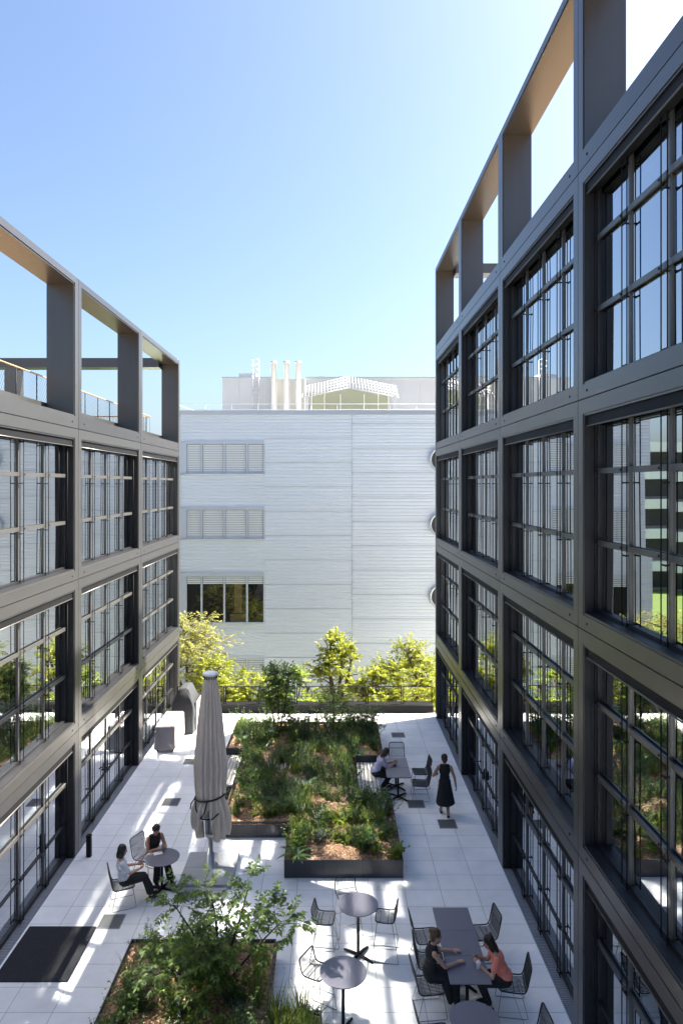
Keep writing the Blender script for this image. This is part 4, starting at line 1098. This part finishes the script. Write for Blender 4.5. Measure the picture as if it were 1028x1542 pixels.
def fill(poly, z, n, weights, where, seed, zones=None, mind=.2, edge=.16):
    rg = random.Random(seed); xs = [p[0] for p in poly]; ys = [p[1] for p in poly]; done = []; tries = 0
    ks = list(weights); ws = [weights[k] for k in ks]
    while len(done) < n and tries < n * 60:
        tries += 1; x, y = rg.uniform(min(xs), max(xs)), rg.uniform(max(7.5, min(ys)), max(ys))
        if not inside((x, y), poly) or edge_dist((x, y), poly) < edge: continue
        if any((x - a) ** 2 + (y - b) ** 2 < mind ** 2 for a, b in done): continue
        if zones and any(math.hypot(x - a, (y - b)) < r for a, b, r in zones): continue
        done.append((x, y)); kd = rg.choices(ks, ws)[0]
        plant(kd, x, y, z, rg.uniform(0, 6.28), rg.uniform(.7, 1.2), where, rg)
BARE = [(1.2, 16.5, .34), (.35, 16.35, .26), (-.3, 16.3, .26), (-.15, 18.4, .34), (1.25, 22.3, .42), (-1.5, 22.6, .35), (-2.2, 18.1, .28), (-.2, 20.0, .25), (.6, 17.5, .2)]
fill(BED, .40, 270, dict(bush_a=6, bush_b=3.4, lime=4.5, silver=1.2, flower=2.2, ros=1.6, rosl=3, tuft=1.6, tuftf=.6), 'the large planter bed', 31, BARE, .17)
for x, y, kd, s_ in ((1.15, 17.2, 'ros', 1.25), (.75, 16.75, 'ros', .95), (-.85, 16.25, 'ros', .95), (-.6, 17.2, 'rosl', 1.3), (-.75, 17.6, 'rosl', 1.2), (.4, 16.75, 'lime', 1.0), (-1.3, 18.6, 'ros', 1.0), (-.95, 16.7, 'lime', 1.1), (1.0, 16.35, 'lime', .8), (.0, 17.9, 'rosl', 1.1)):
    plant(kd, x, y, .40, x * 7, s_, 'the large planter bed', random.Random(int(x * 100)))
fill(FBED, .37, 105, dict(bush_a=3, bush_b=2, silver=4, tuft=2, tuftf=1.2, flower=1.5, lime=.8), 'the planter bed under the small tree', 41, [(-1.5, 13.0, .3)], .18)
for x, y in ((-.5, 11.1), (-.75, 10.9), (-.35, 10.6), (-1.25, 11.6), (-.95, 11.2), (-1.3, 12.3)): plant('tuft', x, y, .37, x * 9, 1.25, 'the planter bed under the small tree', random.Random(int(x * 77)))

def tree(name, label, base, stems, clusters, lm, ll, lw, seed, nl=6, per=9, L=.28, group=None, bark=.03):
    """stems: list of polylines; clusters: (centre, radius). Limbs run from the nearest stem point to each cluster, then leafy twigs"""
    rg = random.Random(seed); root = empty(name, base, 0, label, 'tree', group)
    T = MB(); LV = MB(); TW = T; allp = []
    for st in stems:
        n = len(st); T.tube(st, [bark * (1 - .7 * i / (n - 1)) for i in range(n)], 7)
        for i in range(n - 1):
            for k in range(6): allp.append(Vector(st[i]).lerp(Vector(st[i + 1]), k / 6))
    for c, r in clusters:
        c = Vector(c); cand = [p for p in allp if p.z < c.z + .05] or allp; s_ = min(cand, key=lambda p: (p - c).length + .25 * abs((p - c).z))
        mid = s_.lerp(c, .5) + Vector((rg.gauss(0, .05), rg.gauss(0, .05), .08)) * (r * 2); T.tube([s_, mid, c], [bark * .3, bark * .22, bark * .12], 5)
        for i in range(per):
            d = rdir(rg, -.45, .9); o = c + d * r * rg.uniform(.05, .55); d2 = (d + (c - s_).normalized() * .5).normalized()
            spray(LV, TW, rg, o, d2, L * rg.uniform(.6, 1.2), nl, ll, lw)
    T.build('trunk', M['bark'], root); LV.build('crown', lm, root)
    return root
def cluster_cloud(rg, n, c, rad, cr, shape=1.0):
    out = []
    for _ in range(n):
        d = rdir(rg); k = rg.uniform(.25, 1) ** .6; out.append((Vector(c) + Vector((d.x * rad[0] * k, d.y * rad[1] * k, d.z * rad[2] * k)), cr * rg.uniform(.7, 1.3)))
    return out
# small multi-stem tree in the near bed
rg = random.Random(77)
st = [[(0, 0, -.2), (-.12, .05, .5), (-.45, .05, 1.1), (-.75, .1, 1.5)], [(0, 0, -.2), (.02, .08, .6), (-.05, .1, 1.3), (-.15, .15, 1.7)], [(.05, 0, -.2), (.15, .1, .6), (.35, .15, 1.2), (.5, .3, 1.75)],
      [(.05, -.05, -.2), (.3, -.05, .45), (.7, 0, .9), (1.05, .1, 1.2)], [(-.05, -.05, -.2), (-.35, -.2, .4), (-.7, -.4, .75)]]
cl = cluster_cloud(rg, 25, (-.05, .0, 1.05), (1.0, .65, .58), .21) + cluster_cloud(rg, 12, (-.55, -.45, .7), (.6, .4, .35), .22)
cl += [((.48, .3, 1.85), .15), ((.42, .25, 1.65), .16), ((1.15, .1, 1.25), .18), ((1.35, .12, 1.18), .15), ((.95, .1, 1.45), .16), ((-.85, .1, 1.5), .18), ((-.7, .2, 1.65), .13), ((-.25, .15, 1.75), .17), ((.9, -.1, .85), .17)]
tree('small_tree', 'small multi-stemmed tree with dark green leaflets in the near planter bed', (-1.95, 11.75, .37), st, cl, M['lf_mid'], .108, .025, 5, nl=5, per=8, L=.30, bark=.03)
# tree in the large bed, far end
rg = random.Random(78)
tree('small_tree', 'slim dark green tree rising from the far end of the large planter', (-1.9, 23.9, .40), [[(0, 0, -.1), (.03, .05, .9), (.0, .05, 2.1)], [(0, 0, -.1), (.25, .05, 1.0), (.4, .1, 2.2)], [(0, 0, -.1), (-.2, 0, .9), (-.4, .1, 1.9)]],
     cluster_cloud(rg, 58, (0.05, .05, 1.6), (.66, .58, .85), .2) + cluster_cloud(rg, 8, (.1, 0, .7), (.5, .5, .4), .2), M['lf_dark'], .12, .032, 6, nl=4, per=6, L=.26)
rg = random.Random(79)
tree('shrub', 'rounded mid green shrub behind the bench end of the large planter', (.0, 23.7, .40), [[(0, 0, -.1), (.03, .05, .5), (.0, .05, 1.3)], [(0, 0, -.1), (.25, .05, .6), (.4, .1, 1.1)], [(0, 0, -.1), (-.3, 0, .5), (-.5, .1, 1.0)]],
     cluster_cloud(rg, 26, (0.0, .05, .85), (.8, .7, .55), .2) + [((.0, .05, 1.5), .15), ((.3, .05, 1.35), .16)], M['lf_mid'], .11, .028, 7, nl=4, per=6, L=.24)
rg = random.Random(80)
tree('shrub', 'loose feathery shrub at the right far corner of the large planter', (1.15, 24.0, .40), [[(0, 0, -.1), (.03, .05, .4), (.0, .05, .9)], [(0, 0, -.1), (.25, .05, .4), (.3, .1, .8)]],
     cluster_cloud(rg, 18, (0.0, .05, .55), (.5, .6, .4), .18), M['lf_mid'], .10, .018, 8, nl=4, per=6, L=.24)
# sunlit trees beyond the railing, rooted on the street below
def street_tree(x, y, ztop, rad, lm, seed, label, n=60, ll=.16, lw=.05, squash=1.0, per=11):
    n = int(n * 1.12)
    rg = random.Random(seed); zb = -3.2; H = ztop - zb
    st = [[(0, 0, 0), (.1, 0, H * .3), (rg.gauss(0, .3), rg.gauss(0, .3), H * .65), (rg.gauss(0, .2), 0, H * .93)]]
    for k in range(4):
        a = rg.uniform(0, 6.28); st.append([(.05, 0, H * .28), (math.cos(a) * rad * .35, math.sin(a) * rad * .35, H * .5), (math.cos(a) * rad * .6, math.sin(a) * rad * .6, H * .78)])
    c = cluster_cloud(rg, n, (0, 0, H * .60), (rad * .95, rad * .9, H * .36 * squash), rad * .24)
    c += [(Vector((rg.gauss(0, rad * .2), rg.gauss(0, rad * .2), H * .93)), rad * .18) for _ in range(3)]
    return tree('street_tree', label, (x, y, zb), st, c, lm, ll, lw, seed, nl=5, per=per, L=rad * .30, group='sunlit trees beyond the railing', bark=.11)
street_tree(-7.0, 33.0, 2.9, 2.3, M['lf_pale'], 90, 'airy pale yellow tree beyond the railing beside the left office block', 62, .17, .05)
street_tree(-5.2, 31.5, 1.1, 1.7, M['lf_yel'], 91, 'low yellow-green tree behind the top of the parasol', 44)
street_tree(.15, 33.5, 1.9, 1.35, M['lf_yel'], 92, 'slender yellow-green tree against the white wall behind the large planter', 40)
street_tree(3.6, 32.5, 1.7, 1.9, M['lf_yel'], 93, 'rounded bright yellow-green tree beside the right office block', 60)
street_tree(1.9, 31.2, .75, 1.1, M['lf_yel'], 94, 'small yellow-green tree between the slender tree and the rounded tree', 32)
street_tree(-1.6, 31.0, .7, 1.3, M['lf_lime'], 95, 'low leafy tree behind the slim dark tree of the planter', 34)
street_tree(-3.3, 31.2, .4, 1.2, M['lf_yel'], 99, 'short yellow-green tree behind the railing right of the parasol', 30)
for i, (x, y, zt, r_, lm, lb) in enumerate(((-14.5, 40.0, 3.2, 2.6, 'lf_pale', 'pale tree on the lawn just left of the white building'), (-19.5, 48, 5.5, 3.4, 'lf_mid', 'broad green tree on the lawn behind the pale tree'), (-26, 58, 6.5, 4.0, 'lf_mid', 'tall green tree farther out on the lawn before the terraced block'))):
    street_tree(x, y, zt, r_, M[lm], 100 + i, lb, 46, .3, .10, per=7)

# a few fallen leaves and crumbs of bark on the paving round the beds
rg = random.Random(55); mb = MB()
for _ in range(150):
    poly = rg.choice((BED, FBED)); i = rg.randrange(len(poly)); a, b = Vector(poly[i - 1]), Vector(poly[i]); p = a.lerp(b, rg.random()); u = (b - a).normalized(); q = p + Vector((u.y, -u.x)) * abs(rg.gauss(.05, .35))
    if inside((q.x, q.y), BED) or inside((q.x, q.y), FBED) or q.y < 8: continue
    leaf(mb, (q.x, q.y, .006), rdir(rg, -.05, .05), (0, 0, 1), rg.uniform(.025, .07), rg.uniform(.008, .02), rg.choice((0, 0, 1)), 0)
tag(mb.build('leaf_litter', [M['mulch'], M['lf_lime']]), kind='stuff')
